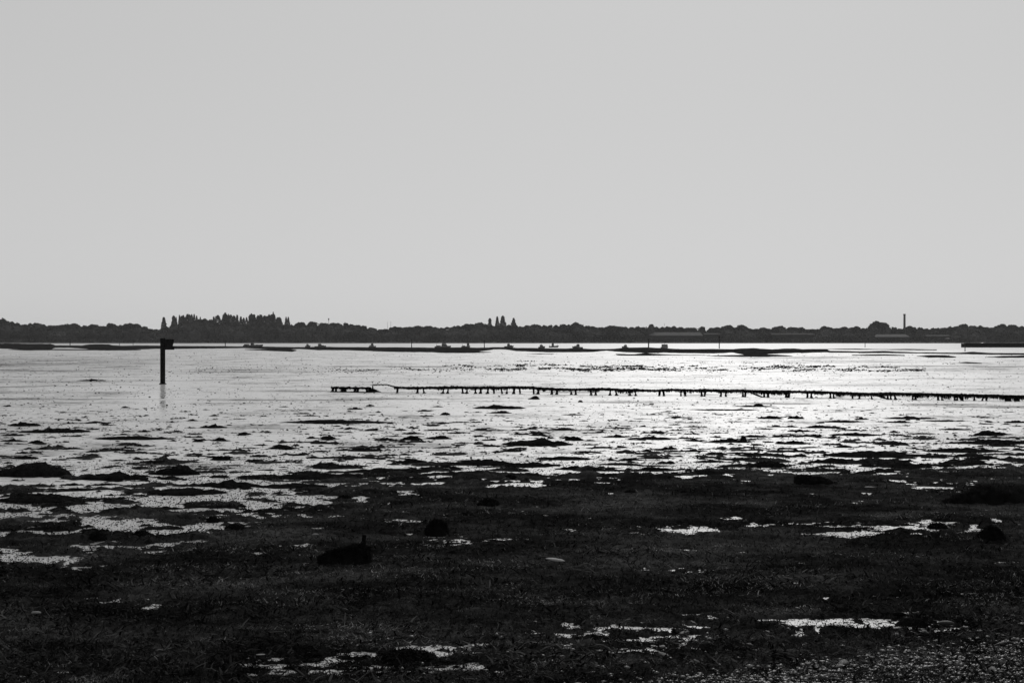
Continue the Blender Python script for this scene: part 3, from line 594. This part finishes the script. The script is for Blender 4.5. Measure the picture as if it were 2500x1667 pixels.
for k, p in enumerate(POSTS):
    x, y, s_, yb = gpos(p); hgt = (yb-np.interp(p, tp[:, 0], tp[:, 1]))*s_
    fl = random.uniform(3.6, 6.4)*s_; md = random.uniform(1.7, 3.4)*s_; lean = random.uniform(-2.6, 2.6)*s_
    pth = [loc(p, 0)+np.array([lean*(1-t), 0, -.03+(hgt+.03+random.uniform(0, .03))*t if t < 1 else hgt+.03]) for t in (0, .1, .22, .4, .6, .8, 1)]
    V, f = tube(pth, [fl, fl*.9, fl*.6, md, md*.9, md*1.2, md*1.3], 7, k, .5)
    link('post', mesh_np('post', V, f), M['rockweed'], gr)
def brace(pa, za, pb, zb, r):
    a, b_ = loc(pa, za, -.1), loc(pb, zb, -.1)
    V, f = tube([a+(b_-a)*t for t in np.linspace(0, 1, 9)], [r*(1+t*1.4 if t < .75 else 2.0*(1.6-t)) for t in np.linspace(0, 1, 9)], 7, pa, .5)
    link('fallen_brace', mesh_np('fallen_brace', V, f), M['rockweed'], gr)
brace(1824, 14, 1862, 0, .022); brace(2125, 13, 2168, 1, .02)
# thin bare rail and stake at the left end
st = empty('stake', (gpos(910)[0], gpos(910)[1], 0), 'upright stake with a small knob and thin bare rail, between plank wall and groyne', 'stake')
XS, YS, sS, _ = gpos(910)
def sl_(px, dz): x, y, s_, yb = gpos(px); return np.array([x-XS, y-YS, dz*s_])
V, f = tube([sl_(910, z) for z in (-2, 2, 6, 10, 14, 17, 20.5)], [v*sS for v in (10, 6, 3, 2.2, 1.5, 1.1, .9)], 8, 3, .4)
link('stake_shaft', mesh_np('stake_shaft', V, f), M['rockweed'], st)
V, f = tube([sl_(910, z) for z in (20.5, 24, 25.2, 26.4, 27.3)], [v*sS for v in (.35, .35, 1.2, 1.0, .2)], 8, 4, .1)
link('knob', mesh_np('knob', V, f), M['timber'], st)
V, f = tube([sl_(p, z) for p, z in ((911,19.6),(922,19.8),(933,19.9),(944,20.3),(950,18.5),(957,16.5),(964,15))], [.9*sS, .9*sS, 1.0*sS, 1.3*sS, 1.4*sS, 1.6*sS, 2*sS], 8, 5, .4)
link('rail', mesh_np('rail', V, f), M['timber'], st)
n = 220; q = 912+50*rs.rand(n); P = np.array([sl_(p, np.interp(p, [911, 944, 964], [19.4, 20, 14.5])) for p in q]); L = .015+.05*rs.rand(n)**2; az = rs.rand(n)*6.28
w = np.stack([np.cos(az), np.sin(az), az*0], -1)*.012; dn = np.stack([(rs.rand(n)-.5)*.3, az*0, -np.ones(n)], -1)*L[:, None]; b = np.arange(n)[:, None]*6
link('hanging_weed', mesh_np('hanging_weed', np.stack([P-w, P+w, P-w*.8+dn*.6, P+w*.8+dn*.6, P-w*.2+dn, P+w*.2+dn], 1).reshape(-1, 3), np.concatenate([b+[0, 1, 3, 2], b+[2, 3, 5, 4]])), M['rockweed'], st)
ridge('mud_heap', [(893,957),(900,951),(907,948),(914,949),(922,953),(932,957.5)], 958, .4, M['clump'], 'dark heap around the foot of the stake with the knob', 'heap', 300, .05, seed=55)
# broken plank wall
XW, YW, sW, _ = gpos(855)
wl = empty('plank_wall', (XW, YW, 0), 'short broken weedy plank wall with gaps, left of the groyne and its stake', 'plank wall')
def wp(px, dz): x, y, s_, yb = gpos(px); return np.array([x-XW, y-YW, dz*s_])
V, f = tube([wp(p, 11.6+.6*math.sin(p*.4)) for p in range(808, 908, 2)], [2.0*sW]*50, 8, 6, .6)
link('top_plank', mesh_np('top_plank', V, f), M['rockweed'], wl)
V, f = tube([wp(p, .8) for p in range(806, 908, 2)], [1.3*sW]*51, 8, 7, .4)
link('bottom_plank', mesh_np('bottom_plank', V, f), M['rockweed'], wl)
for px_, r0, r1 in ((812, 5.5, 3.5), (820, 3.2, 3.6), (834, 3, 4), (838.5, 5, 5.2), (843, 4.2, 4.2), (867, 4.6, 4.2), (873, 5, 4), (896, 4, 3.5), (902, 5.5, 4)):
    V, f = tube([wp(px_+(1.5 if px_ == 812 else 0)*z/11, z) for z in (-1, 1, 3, 6, 9, 12)], [sW*(r0+(r1-r0)*t)*(.7+.3*abs(2*t-1)) for t in (0, .1, .3, .5, .8, 1)], 8, px_, .4)
    link('post', mesh_np('post', V, f), M['rockweed'], wl)
n = 900; q = 808+98*rs.rand(n); P = np.array([wp(p, 11+1.8*rs.rand()) for p in q]); L = .02+.10*rs.rand(n)**1.6; az = rs.rand(n)*6.28
w = np.stack([np.cos(az), np.sin(az), az*0], -1)*.012; dn = np.stack([(rs.rand(n)-.5)*.5, (rs.rand(n)-.5)*.5, -np.ones(n)], -1)*L[:, None]; b = np.arange(n)[:, None]*6
link('hanging_weed', mesh_np('hanging_weed', np.stack([P-w, P+w, P-w*.8+dn*.6, P+w*.8+dn*.6, P-w*.2+dn, P+w*.2+dn], 1).reshape(-1, 3), np.concatenate([b+[0, 1, 3, 2], b+[2, 3, 5, 4]])), M['rockweed'], wl)

# ------------------------------------------------------------------ channel poles
for (px, yt, yb, wd, lab) in [(171,829,843.5,1.8,'thin channel pole on the mud bank left of the marker post'),(291,836,844.5,1.0,'faint leaning stick on the bank close left of the marker post'),(325,835,844,1.0,'short faint stick on the bank nearest the marker post'),
    (550,831,846,1.8,'thin channel pole left of the long low boat'),(1005,831,849,1.8,'thin channel pole left of the cabin cruiser near the centre'),(1182.5,830.5,849,1.8,'thin channel pole between the boat with the tall wheelhouse and the next boat right'),
    (1583.5,829,850,2.8,'thick channel pole below the left end of the long pale-roofed shed'),(1756,822,850.5,2.2,'tall channel pole right of the long pale-roofed shed'),(2112,839,847.5,1.5,'short pole standing in the bright channel near the factory chimney')]:
    Dp = gy(yb); sp_ = Dp/F; tpz = gz(yt, Dp); t = empty('channel_pole', (gx(px, Dp), Dp, 0), lab, 'pole')
    ln_ = .25 if px == 291 else .0
    V, f = tube([np.array([ln_*z, 0, z*tpz if z > 0 else -.6]) for z in (0, .2, .5, .8, 1)], [wd/2*sp_*(1.15-.25*z) for z in (0, .2, .5, .8, 1)], 8, px, .1)
    link('shaft', mesh_np('shaft', V, f, True), M['timber'], t)
    V, f = tube([np.array([ln_, 0, tpz-.02]), np.array([ln_, 0, tpz+.12]), np.array([ln_, 0, tpz+.16])], [wd/2*sp_*1.35, wd/2*sp_*1.3, .02], 8, px, .1)
    link('cap', mesh_np('cap', V, f, True), M['timber'], t)
Dp = gy(857); sp_ = Dp/F; t = empty('beacon_stump', (gx(2356, Dp), Dp, 0), 'small dark stump with a round head, at the corner of the quay on the right', 'beacon')
V, f = tube([np.array([0, 0, z*sp_]) for z in (-1, 0, 2, 4, 6)], [r*sp_ for r in (2.2, 2, 1.3, .9, .7)], 8, 3, .1); link('stump', mesh_np('stump', V, f, True), M['timber'], t)
V, f = tube([np.array([0, 0, z*sp_]) for z in (5.5, 6.2, 7.2, 8.2, 8.8)], [r*sp_ for r in (.3, 1.1, 1.4, 1.0, .2)], 8, 4, .1); link('head', mesh_np('head', V, f, True), M['timber'], t)

# ------------------------------------------------------------------ boats
def boat(xl, xr, yb, kind, label, bow=1, pale=False):
    Dp = gy(yb); s_ = Dp/F; L = (xr-xl)*s_; c = gx((xl+xr)/2, Dp); hd = max(.5, L*.115); B = L*.30
    t = empty('boat', (c, Dp, 0), label, 'boat'); bm = bmesh.new(); n = 13; sec = []
    for i in range(n):
        u = i/(n-1); x = (u-.5)*L; wd_ = B/2*(1-max(0, (u-.45)/.55)**2.4)*(.82+.18*min(1, u*4)); wd_ = max(wd_, .02)
        sh = hd*(1+.45*u*u); kz = -.12+hd*.35*max(0, (u-.75)/.25)**2; rk = .10*L*max(0, (u-.8)/.2)
        sec.append([bm.verts.new(((x-(.06*L*max(0, (u-.8)/.2) if z_ < .5 else 0))*bow, y_*wd_, kz+(sh-kz)*z_)) for y_, z_ in ((-1, 1), (-.92, .5), (-.55, .12), (0, 0), (.55, .12), (.92, .5), (1, 1))])
    for i in range(n-1):
        for k in range(6): bm.faces.new((sec[i][k], sec[i][k+1], sec[i+1][k+1], sec[i+1][k]))
        bm.faces.new((sec[i][6], sec[i][0], sec[i+1][0], sec[i+1][6]))
    bm.faces.new(sec[0]); fin('hull', bm, M['hullpale' if pale else 'hull'], t)
    def cab(u0, u1, h, mt='cabin', nm='cabin', w=.62, z0=None, slope=.25):
        bm = bmesh.new(); x0, x1 = (u0-.5)*L, (u1-.5)*L; z0_ = hd*1.0 if z0 is None else z0; d_ = (x1-x0)*slope
        p = [(x0*bow, z0_), (x1*bow, z0_+.05), ((x1-d_)*bow, z0_+h), ((x0+d_*.2)*bow, z0_+h)]
        prism(bm, p, -B/2*w, B/2*w); o = fin(nm, bm, M[mt], t)
        if nm != 'canopy':
            bm = bmesh.new(); p2 = [((x0+(x1-x0)*.12)*bow, z0_+h*.5), ((x1-d_*.6-(x1-x0)*.06)*bow, z0_+h*.5), ((x1-d_*.9-(x1-x0)*.08)*bow, z0_+h*.85), ((x0+(x1-x0)*.14)*bow, z0_+h*.85)]
            prism(bm, p2, -B/2*w-.012, -B/2*w+.012); fin('window', bm, M['window'], o)
        return z0_+h
    def stick(u, z0, z1, r=.06, nm='mast'):
        V, f = tube([np.array([(u-.5)*L*bow, 0, z]) for z in (z0, (z0+z1)/2, z1)], [r, r*.8, r*.6], 6, 1, 0); link(nm, mesh_np(nm, V, f, True), M['metal'], t)
    if kind == 'long':
        cab(.05, .30, .45, 'hull', 'stern_box', slope=.02); zt = cab(.38, .58, .75); stick(.45, zt, zt+.7); cab(.62, .8, .3, 'hull', 'hatch', .4)
    elif kind == 'motor':
        zt = cab(.30, .66, .85); stick(.45, zt, zt+.9); cab(.62, .86, .35, 'hull', 'hatch', .5)
    elif kind == 'endon':
        zt = cab(.30, .72, 1.0); stick(.5, zt, zt+1.1, .09); cab(.12, .30, .45, 'cabin', 'canopy', .7)
    elif kind == 'cruiser':
        zt = cab(.42, .80, .8); zt = cab(.46, .72, .4, z0=zt, nm='flybridge'); cab(.10, .38, .3, 'hull', 'stern_box', slope=.02); stick(.12, hd, hd+.9, .05); stick(.6, zt, zt+.3)
    elif kind == 'wheelhouse':
        zt = cab(.62, .92, 1.05, slope=.08); stick(.12, hd, hd+.9); cab(.1, .5, .25, 'hull', 'hatch', .5); stick(.75, zt, zt+.3)
    elif kind == 'dinghy':
        cab(.2, .8, .7, 'cabin', 'canopy', .8, slope=.4); stick(.5, hd+.6, hd+.95)
    elif kind == 'fisher':
        zt = cab(.28, .52, .95, slope=.08); stick(.40, zt, zt+.5); stick(.85, hd*1.3, hd+.9, .05); stick(.08, hd, hd+.6, .05, 'rail_post')
    elif kind == 'box':
        zt = cab(.12, .95, .85, 'cabin', 'canopy', .8, slope=.02); stick(.5, zt, zt+.3)
    return t
boat(594, 642, 848.6, 'long', 'longest boat, low with a flat stern, moored furthest left in the channel', 1)
boat(745, 758, 847.6, 'dinghy', 'small covered boat left of the cabin boat, below the left woods', 1)
boat(768, 796, 848.6, 'motor', 'motor boat with a centre cabin, right of the small covered boat', 1)
boat(900, 918, 849.2, 'endon', 'boat seen nearly end on with a short mast, above the gap left of the stake', 1)
boat(1061, 1101, 850.2, 'cruiser', 'cabin cruiser with a raised bridge, left of the boat with the tall wheelhouse', 1)
boat(1126, 1148, 849, 'wheelhouse', 'boat with a tall wheelhouse at its right end, near the centre', 1)
boat(1231, 1254, 848.5, 'motor', 'low motor boat alone just below the four poplars', 1)
boat(1314, 1331, 850.5, 'dinghy', 'small humped covered boat directly left of the fishing boat', 1)
boat(1340, 1364, 848.2, 'fisher', 'fishing boat with a wheelhouse to the left and a raised bow', 1)
boat(1397, 1423, 851, 'motor', 'motor boat half hidden by the mud bank right of the fishing boat', -1)
boat(1518, 1534, 851, 'dinghy', 'rounded covered boat left of the thick channel pole', -1)
boat(1613, 1631, 851, 'box', 'boxy covered boat right of the thick channel pole, furthest right', 1, True)

# ------------------------------------------------------------------ far shore
ld = 1235.0
xs = np.linspace(-2300, 2300, 120); yl = np.array([ld-6, ld, ld+6, ld+30, ld+120, ld+300, ld+700, ld+1400.])
zl = np.array([-.6, .3, 1.2, 2.0, 4.5, 6.5, 8, 9.])
Xg, Yg = np.meshgrid(xs, yl, indexing='ij'); Zg = np.repeat(zl[None, :], len(xs), 0)+.5*fbm(Xg, Yg, 60, 3, 4)*(Yg > ld+10)
Yg = Yg-np.clip((Xg-150)/200, 0, 1)*330*np.where(Yg > ld+200, 0, 1)*np.interp(Yg, [ld, ld+200], [1, .5])*0
link('far_shore', mesh_np('far_shore', np.stack([Xg, Yg, Zg], -1).reshape(-1, 3), grid_faces(len(xs), len(yl))[:, ::-1], True), M['land'], kind='structure')
def leaves(n, fn, sz, rs):
    P = fn(n); nr = rs.randn(n, 3); nr /= np.linalg.norm(nr, axis=1)[:, None]; a = np.cross(nr, rs.randn(n, 3)); a /= np.linalg.norm(a, axis=1)[:, None]+1e-6; b = np.cross(nr, a)
    s_ = (sz[0]+(sz[1]-sz[0])*rs.rand(n))[:, None]*.5; V = np.stack([P-a*s_-b*s_*.7, P+a*s_-b*s_, P+a*s_*.8+b*s_, P-a*s_+b*s_*.8], 1).reshape(-1, 3)
    return V, np.arange(4*n).reshape(-1, 4)
def broad_crown(seed):     # unit height 1, radius ~.45
    rs = np.random.RandomState(seed); k = 11
    th = np.arange(k)*2.4+rs.rand(k); rr = .34*((np.arange(k)+.5)/k)**.6; C = np.stack([rr*np.cos(th), rr*np.sin(th), .80-1.9*rr**2-.10*rs.rand(k)], -1); rad = .15+.05*rs.rand(k)
    C[1] = (0, 0, .45); rad[1] = .36
    def fn(n):
        i = rs.randint(0, k, n); d = rs.randn(n, 3); d /= np.linalg.norm(d, axis=1)[:, None]; return C[i]+d*rad[i][:, None]*(.75+.28*rs.rand(n))[:, None]
    V, f = leaves(1500, fn, (.035, .085), rs); VV = [V]; FF = [f]; o = len(V)
    for j in range(k):
        VV.append(IV1*rad[j]*.86+C[j]); FF.append(np.concatenate([IF1, IF1[:, 2:3]], 1)+o); o += len(IV1)
    V = np.concatenate(VV); V[:, 2] = np.minimum(V[:, 2], 1.0+.02*rs.rand(len(V)))
    return V, np.concatenate(FF)
def poplar_crown(seed, wd_=.13):
    rs = np.random.RandomState(seed)
    def fn(n):
        z = .12+.88*rs.rand(n)**.9; r = wd_*np.clip((1.01-z)*1.8, 0, 1)**.55*np.clip(z*5, 0, 1)*(.45+.55*rs.rand(n)**.6)*(1+.35*fbm(z*6+seed, z*0, .8, 2, seed)); a = rs.rand(n)*6.28
        return np.stack([r*np.cos(a), r*np.sin(a), z], -1)
    return leaves(1100, fn, (.02, .05), rs)
def poly_from(V, f, nm, mt):
    # triangles were padded to quads by repeating a corner: write them as triangles
    tri = f[:, 2] == f[:, 3]
    me = bpy.data.meshes.new(nm); me.from_pydata([tuple(v) for v in V], [], [tuple(q) for q in f[~tri]]+[tuple(q[:3]) for q in f[tri]]); me.materials.append(mt); return me
BC = [poly_from(*broad_crown(200+i), 'crown', M['leaf']) for i in range(6)]
PC = [poly_from(*poplar_crown(300+i, .11+.02*(i % 3)), 'crown', M['poplarleaf']) for i in range(5)]
Vt, ft = tube([np.array([.01*math.sin(z*9), 0, z]) for z in (-.02, .1, .3, .5, .7)], [.045, .03, .024, .016, .008], 7, 2, .15)
TM = mesh_np('trunk', Vt, ft, True); TM.materials.append(M['bark'])
def tree(kind, px, D, ztop, zbase, wscale, label, group=None, cat='tree'):
    h = ztop-zbase; t = empty('broadleaf_tree' if kind == 'b' else 'poplar_tree', (gx(px, D), D, zbase), label, cat, group)
    link('crown', random.choice(BC if kind == 'b' else PC), None, t); link('trunk', TM, None, t)
    t.scale = (wscale, wscale, h); t.rotation_euler = (0, 0, random.uniform(0, 6.28)); return t
PROF = np.array([(-300,786),(-100,784),(-30,778),(0,776),(10,775),(22,778),(33,784),(50,787),(66,789),(85,786),(92,785),(110,789),(118,792),(130,791),(140,790),(160,789),(178,787),(188,791),(205,792),(228,788),(240,793),(252,793),(272,786),(285,792),(300,790),(310,787),(330,786),(345,791),(360,798),(368,802),(390,801),(408,797),(418,790),(430,786),(450,784),(468,780),(480,777),(500,774),(515,777),(530,786),(550,785),(600,788),(640,788),(665,789),(685,790),(700,790),(718,791),(728,784),(734,781),(742,787),(750,787),(760,781),(772,785),(778,788),(785,784),(805,784),(825,785),(850,786),(862,790),(875,790),(888,792),(900,798),(908,797),(925,802),(945,801),(962,795),(980,797),(1000,795),(1022,792),(1030,796),(1045,792),(1060,795),(1072,798),(1085,796),(1105,796),(1115,791),(1125,793),(1140,788),(1155,788),(1170,784),(1180,788),(1190,791),(1200,791),(1245,791),(1262,791),(1275,795),(1290,791),(1310,789),(1330,790),(1345,792),(1355,791),(1375,789),(1388,790),(1400,785),(1408,785),(1420,789),(1432,791),(1442,797),(1450,793),(1475,797),(1485,793),(1495,791),(1505,795),(1512,793),(1522,796),(1550,795),(1575,796),(1580,790),(1590,788),(1595,795),(1615,797),(1630,794),(1650,795),(1670,798),(1700,796),(1715,794),(1725,797),(1745,798),(1765,795),(1778,791),(1788,797),(1800,795),(1808,789),(1820,791),(1830,799),(1855,802),(1865,798),(1880,801),(1890,797),(1900,792),(1912,794),(1925,797),(1955,796),(1970,801),(1985,801),(1995,803),(2005,799),(2015,794),(2025,796),(2040,801),(2050,796),(2060,795),(2070,798),(2080,796),(2088,794),(2100,799),(2122,799),(2130,789),(2143,781),(2152,783),(2160,788),(2163,784),(2168,790),(2175,799),(2187,797),(2200,800),(2210,798),(2218,793),(2230,793),(2240,797),(2250,798),(2270,800),(2290,798),(2310,797),(2325,794),(2340,793),(2352,788),(2365,790),(2380,792),(2392,792),(2405,795),(2415,799),(2425,796),(2440,790),(2450,788),(2460,792),(2470,789),(2482,791),(2490,794),(2500,793),(2560,790),(2700,786),(2900,788)], float)
def prof(p): return np.interp(p, PROF[:, 0], PROF[:, 1])
# skyline trees: one at every bump of the skyline, the rest filling between
GW = 'broadleaf trees forming the skyline of the far woods'
peaks = [0, 10, 90, 178, 228, 272, 320, 500, 734, 760, 790, 825, 908, 962, 1022, 1045, 1170, 1140, 1404, 1310, 1375, 1495, 1590, 1715, 1778, 1812, 1865, 1903, 1930, 2015, 2058, 2088, 2143, 2163, 2224, 2352, 2448, 2472]
special = {1590:'small mushroom-shaped crown poking above the woods over the long shed', 2143:'largest round crown on the skyline, left of the factory chimney', 2163:'small pointed tree touching the large round crown left of the chimney', 734:'round crown on the hump of woods right of the poplar row'}
ccount = 0
placed = []
for p in peaks: placed.append((p, 14 if p in (1590, 2163, 1715) else 26))
q = -220
while q < 2740:
    if min(abs(q-p) for p in peaks) > 9: placed.append((q, 20))
    q += random.uniform(13, 17)
for p, wpx in placed:
    D = random.uniform(1300, 1345); hw_ = wpx*.32
    yt = max(prof(p), min(prof(p-hw_), prof(p+hw_))-3) if wpx > 14 else prof(p)
    zt = gz(yt, D); zb = 5.0; wm = wpx*D/F/.9*1.25
    if p == 2143: wm *= 1.35
    tree('b', p, D, zt, zb, wm, special.get(p, 'broadleaf skyline tree in the far woods, '+near(p)), None if p in special else GW)
GP = 'tall poplars rising from the left woods'
for pi, (p, top) in enumerate(sorted([(422,784),(424,771),(430,774),(438,769),(443,772),(447,770),(453,774),(458,767),(463,768),(468,768),(474,767),(480,771),(489,774),(522,773),(527,772),(532,770),(545,769),(550,764),(553,768),(558,767),(563,769),(571,771),(579,769),(588,773),(612,768),(614,766),(620,768),(630,770),(635,768),(638,769),(646,771),(652,772),(657,768),(663,768),(667,762),(670,768),(678,775),(682,775),(684,780),(602,775),(595,776)])):
    D = 1390+random.uniform(-15, 15); tree('p', p, D, gz(top, D), 6.0, random.uniform(12, 32), '%s poplar from the left in the tall row above the left woods' % ('first second third fourth fifth sixth seventh eighth ninth tenth 11th 12th 13th 14th 15th 16th 17th 18th 19th 20th 21st 22nd 23rd 24th 25th 26th 27th 28th 29th 30th 31st 32nd 33rd 34th 35th 36th 37th 38th 39th 40th 41st 42nd 43rd 44th 45th'.split()[pi]), GP)
for (p, top, w_, lab) in [(400,774.5,13,'lone cone-shaped tall tree in the dip of the woods, above the marker post'),(698.5,774,6,'left one of two slim poplars just right of the poplar row'),(704,774,6,'right one of two slim poplars just right of the poplar row'),
     (1196,777,10.5,'leftmost of the four cone-shaped poplars above the central woods'),(1214,772.5,10.5,'second from the left of the four poplars above the central woods'),(1227.5,771,12,'tallest of the four poplars above the central woods'),(1254,776.5,12.5,'rightmost of the four poplars, standing apart from the other three')]:
    D = 1385; tree('p', p, D, gz(top, D), 6.0, w_*D/F/.19, lab)
# the mass of the wood below the skyline: uncountable crowns in one object
rs = np.random.RandomState(71); VV = []; FF = []; o = 0
for i in range(430):
    row = i % 3; p = -260+3020*(i/430)+rs.uniform(-8, 8); D = (1252, 1270, 1292)[row]+rs.uniform(-5, 5); top = prof(p)+(20, 12, 7)[row]+rs.uniform(-3, 4); zt = gz(top, D)
    if row == 0 and (1575 < p < 1775 or 1880 < p < 1995 or 2130 < p < 2335): zt = rs.uniform(3.5, 5)
    if row > 0 and (1582 < p < 1768 or 1885 < p < 1992 or 2140 < p < 2330): D = 1318+rs.uniform(-5, 5)
    zb = .2 if row == 0 else 1.0; hh_ = max(zt-zb, 2.5); wm = rs.uniform(13, 18)*(1 if row else .8)
    rs2 = np.random.RandomState(1000+i)
    def fn(n): 
        d = rs2.randn(n, 3); d /= np.linalg.norm(d, axis=1)[:, None]; r = (.82+.25*rs2.rand(n))[:, None]; v_ = d*r*.5
        v_ = v_*np.array([wm, wm*.7, hh_]); v_[:, 2] = v_[:, 2]*1.0+hh_*.5+zb; return v_+np.array([gx(p, D), D, 0])
    V, f = leaves(260, fn, (.6, 1.5), rs2); VV.append(V); FF.append(f+o); o += len(V)
    c = pebble_shape(IV1, i, .12)*np.array([wm*.5, wm*.35, hh_*.5])+np.array([gx(p, D), D, hh_*.5+zb-.3]); VV.append(c); FF.append(np.concatenate([IF1, IF1[:, 2:3]], 1)+o); o += len(c)
me = poly_from(np.concatenate(VV), np.concatenate(FF), 'woodland', M['leaf'])
link('woodland', me, None, None, 'dense dark woodland mass filling the far shore beneath the skyline trees', 'woodland', None, 'stuff')
# scrub skirt hiding the waterline under the wood
rs = np.random.RandomState(72); n = 16000
def fn(n_):
    x = rs.uniform(-560, 560, n_); return np.stack([x, 1240+rs.uniform(-3, 6, n_), .1+3.6*rs.rand(n_)**1.2], -1)
V, f = leaves(n, fn, (.5, 1.5), rs); link('scrub', mesh_np('scrub', V, f), M['leaf'], None, 'low dark scrub along the waterline of the far shore', 'scrub', None, 'stuff')

# sheds on the far shore
def shed(x0, x1, yroof, yeave, D, name, label, roofmat, nd=4, hip=3):
    zr, ze = gz(yroof, D+6), gz(yeave, D); xa, xb = gx(x0, D), gx(x1, D); c = (xa+xb)/2; hl = (xb-xa)/2; dp = 12
    t = empty(name, (c, D, 0), label, 'building'); bm = bmesh.new(); box(bm, -hl+.8, hl-.8, .6, dp-.6, 1.0, ze-.02); fin('wall', bm, M['wallsheet'], t)
    bm = bmesh.new(); ins = hip*D/F
    a = [bm.verts.new(v) for v in ((-hl, 0, ze), (hl, 0, ze), (hl, dp, ze), (-hl, dp, ze), (-hl+ins, dp/2, zr), (hl-ins, dp/2, zr))]
    for q_ in ((0, 1, 5, 4), (1, 2, 5), (2, 3, 4, 5), (3, 0, 4), (3, 2, 1, 0)): bm.faces.new([a[i] for i in q_])
    fin('roof', bm, roofmat, t)
    for k in range(nd):
        u = -hl+(k+.5)*2*hl/nd; bm = bmesh.new(); box(bm, u-1.6, u+1.6, .45, .62, 1.2, min(ze-1, 4.6)); fin('door', bm, M['door'], t)
shed(1584, 1717, 811, 819.3, 1262, 'long_shed', 'long shed with a pale roof on the far shore, right of centre', M['roofsheet'], 6, 5)
shed(1719, 1763, 813.3, 816, 1264, 'small_shed', 'dark low shed joined to the right end of the long pale-roofed shed', M['darkroof'], 2, 1)
shed(1884, 1990, 813.5, 817, 1264, 'dark_shed', 'dark long shed in the woods midway between the pale shed and the chimney', M['darkroof'], 4, 1)
shed(2138, 2222, 816, 822.5, 1255, 'hipped_shed', 'shed with a grey sloping roof just below the factory chimney', M['roofsheet'], 4, 7)
shed(2262, 2322, 818.3, 819.6, 1258, 'flat_shed', 'low flat shed with a thin pale roof edge, right of the chimney', M['roofsheet'], 3, .5)
shed(2275, 2287, 828.6, 830.2, 1246, 'small_hut', 'tiny pale hut below the low flat shed', M['roofsheet'], 1, .5)
shed(2312, 2330, 825, 827, 1246, 'small_hut', 'tiny pale-roofed hut right of and below the low flat shed', M['roofsheet'], 1, .5)
shed(1088, 1134, 803.6, 806, 1300-12, 'far_barn', 'pale strip of a barn roof showing in the woods left of the four poplars', M['roofsheet'], 3, .5)
shed(1400, 1424, 811.5, 813.5, 1290-30, 'far_barn', 'short dim roof showing in the woods left of the long shed', M['darkroof'], 1, .5)
# chimney
D = 1310; t = empty('factory_chimney', (gx(2208.2, D), D, 0), 'tall straight factory chimney rising above the woods at the right', 'chimney')
zt = gz(766.3, D); V, f = tube([np.array([0, 0, z]) for z in (0, 6, 12, 18, 22, zt-.6)], [1.15, 1.1, 1.05, 1.0, .98, .95], 20, 3, 0)
link('stack', mesh_np('stack', V, f, True), M['brick'], t)
V, f = tube([np.array([0, 0, z]) for z in (zt-1.2, zt-.9, zt-.05, zt)], [.99, 1.12, 1.12, .7], 20, 3, 0); link('cap', mesh_np('cap', V, f), M['brick'], t)
# masts over the skyline
for (p, top, lab) in [(946, 785, 'left one of two hair-thin masts above the woods left of centre'), (954, 784, 'right one of two hair-thin masts above the woods left of centre'), (1622, 789, 'hair-thin mast above the woods over the long shed')]:
    D = 1360; t = empty('mast', (gx(p, D), D, 0), lab, 'mast'); z1 = gz(top, D); V, f = tube([np.array([0, 0, z]) for z in (0, z1*.5, z1)], [.2, .14, .09], 6, 1, 0); link('pole', mesh_np('pole', V, f, True), M['metal'], t)
    bm = bmesh.new(); box(bm, -.6, .6, -.04, .04, z1-1.0, z1-.9); fin('crossarm', bm, M['metal'], t)
D = 1350; t = empty('lamp_mast', (gx(802.5, D), D, 0), 'short mast with a square head above the woods, left third', 'mast'); z1 = gz(777.5, D)
V, f = tube([np.array([0, 0, z]) for z in (0, z1*.5, z1-.5)], [.25, .2, .16], 6, 1, 0); link('pole', mesh_np('pole', V, f, True), M['metal'], t)
bm = bmesh.new(); box(bm, -.5, .5, -.4, .4, z1-1.6, z1+.2); fin('head', bm, M['metal'], t, .05)
# quay at the right, nearer than the wood
D = gy(848.2); x0 = gx(2357, D); t = empty('quay', (x0, D, 0), 'low dark quay wall running off the right edge in front of the woods', 'quay')
bm = bmesh.new(); box(bm, 0, 260, 0, 5, -.3, gz(838.5, D)); fin('wall', bm, M['timber'], t, .04)
bm = bmesh.new(); box(bm, -.12, 260, -.15, 1.0, gz(838.5, D)+.003, gz(837.6, D)); fin('coping', bm, M['timber'], t, .03)
for k in range(12):
    bm = bmesh.new(); box(bm, 3+k*4.5, 3.35+k*4.5, -.32, -.003, -.3, gz(838.8, D)); fin('pile', bm, M['timber'], t)
bm = bmesh.new(); prism(bm, [(6.4, gz(837.6, D)+.01), (13, gz(837.6, D)+.01), (12, gz(836.2, D)), (7, gz(836.4, D))], 1.5, 3.2); fin('upturned_dinghy', bm, M['hullpale'], None, .05, label='pale upturned dinghy lying on top of the quay wall at the right', cat='boat', loc=(x0, D, 0))

# ------------------------------------------------------------------ haze
bm = bmesh.new(); box(bm, -2600, 2600, -70, 2800, -1.8, 45)
hm = bpy.data.materials.new('haze'); hm.use_nodes = True; n = hm.node_tree; n.nodes.clear()
pv = n.nodes.new('ShaderNodeVolumePrincipled'); pv.inputs['Color'].default_value = (.9, .9, .9, 1); pv.inputs['Density'].default_value = 4e-5; pv.inputs['Anisotropy'].default_value = .2
ou = n.nodes.new('ShaderNodeOutputMaterial'); n.links.new(pv.outputs[0], ou.inputs['Volume'])
fin('haze', bm, hm, kind='stuff')
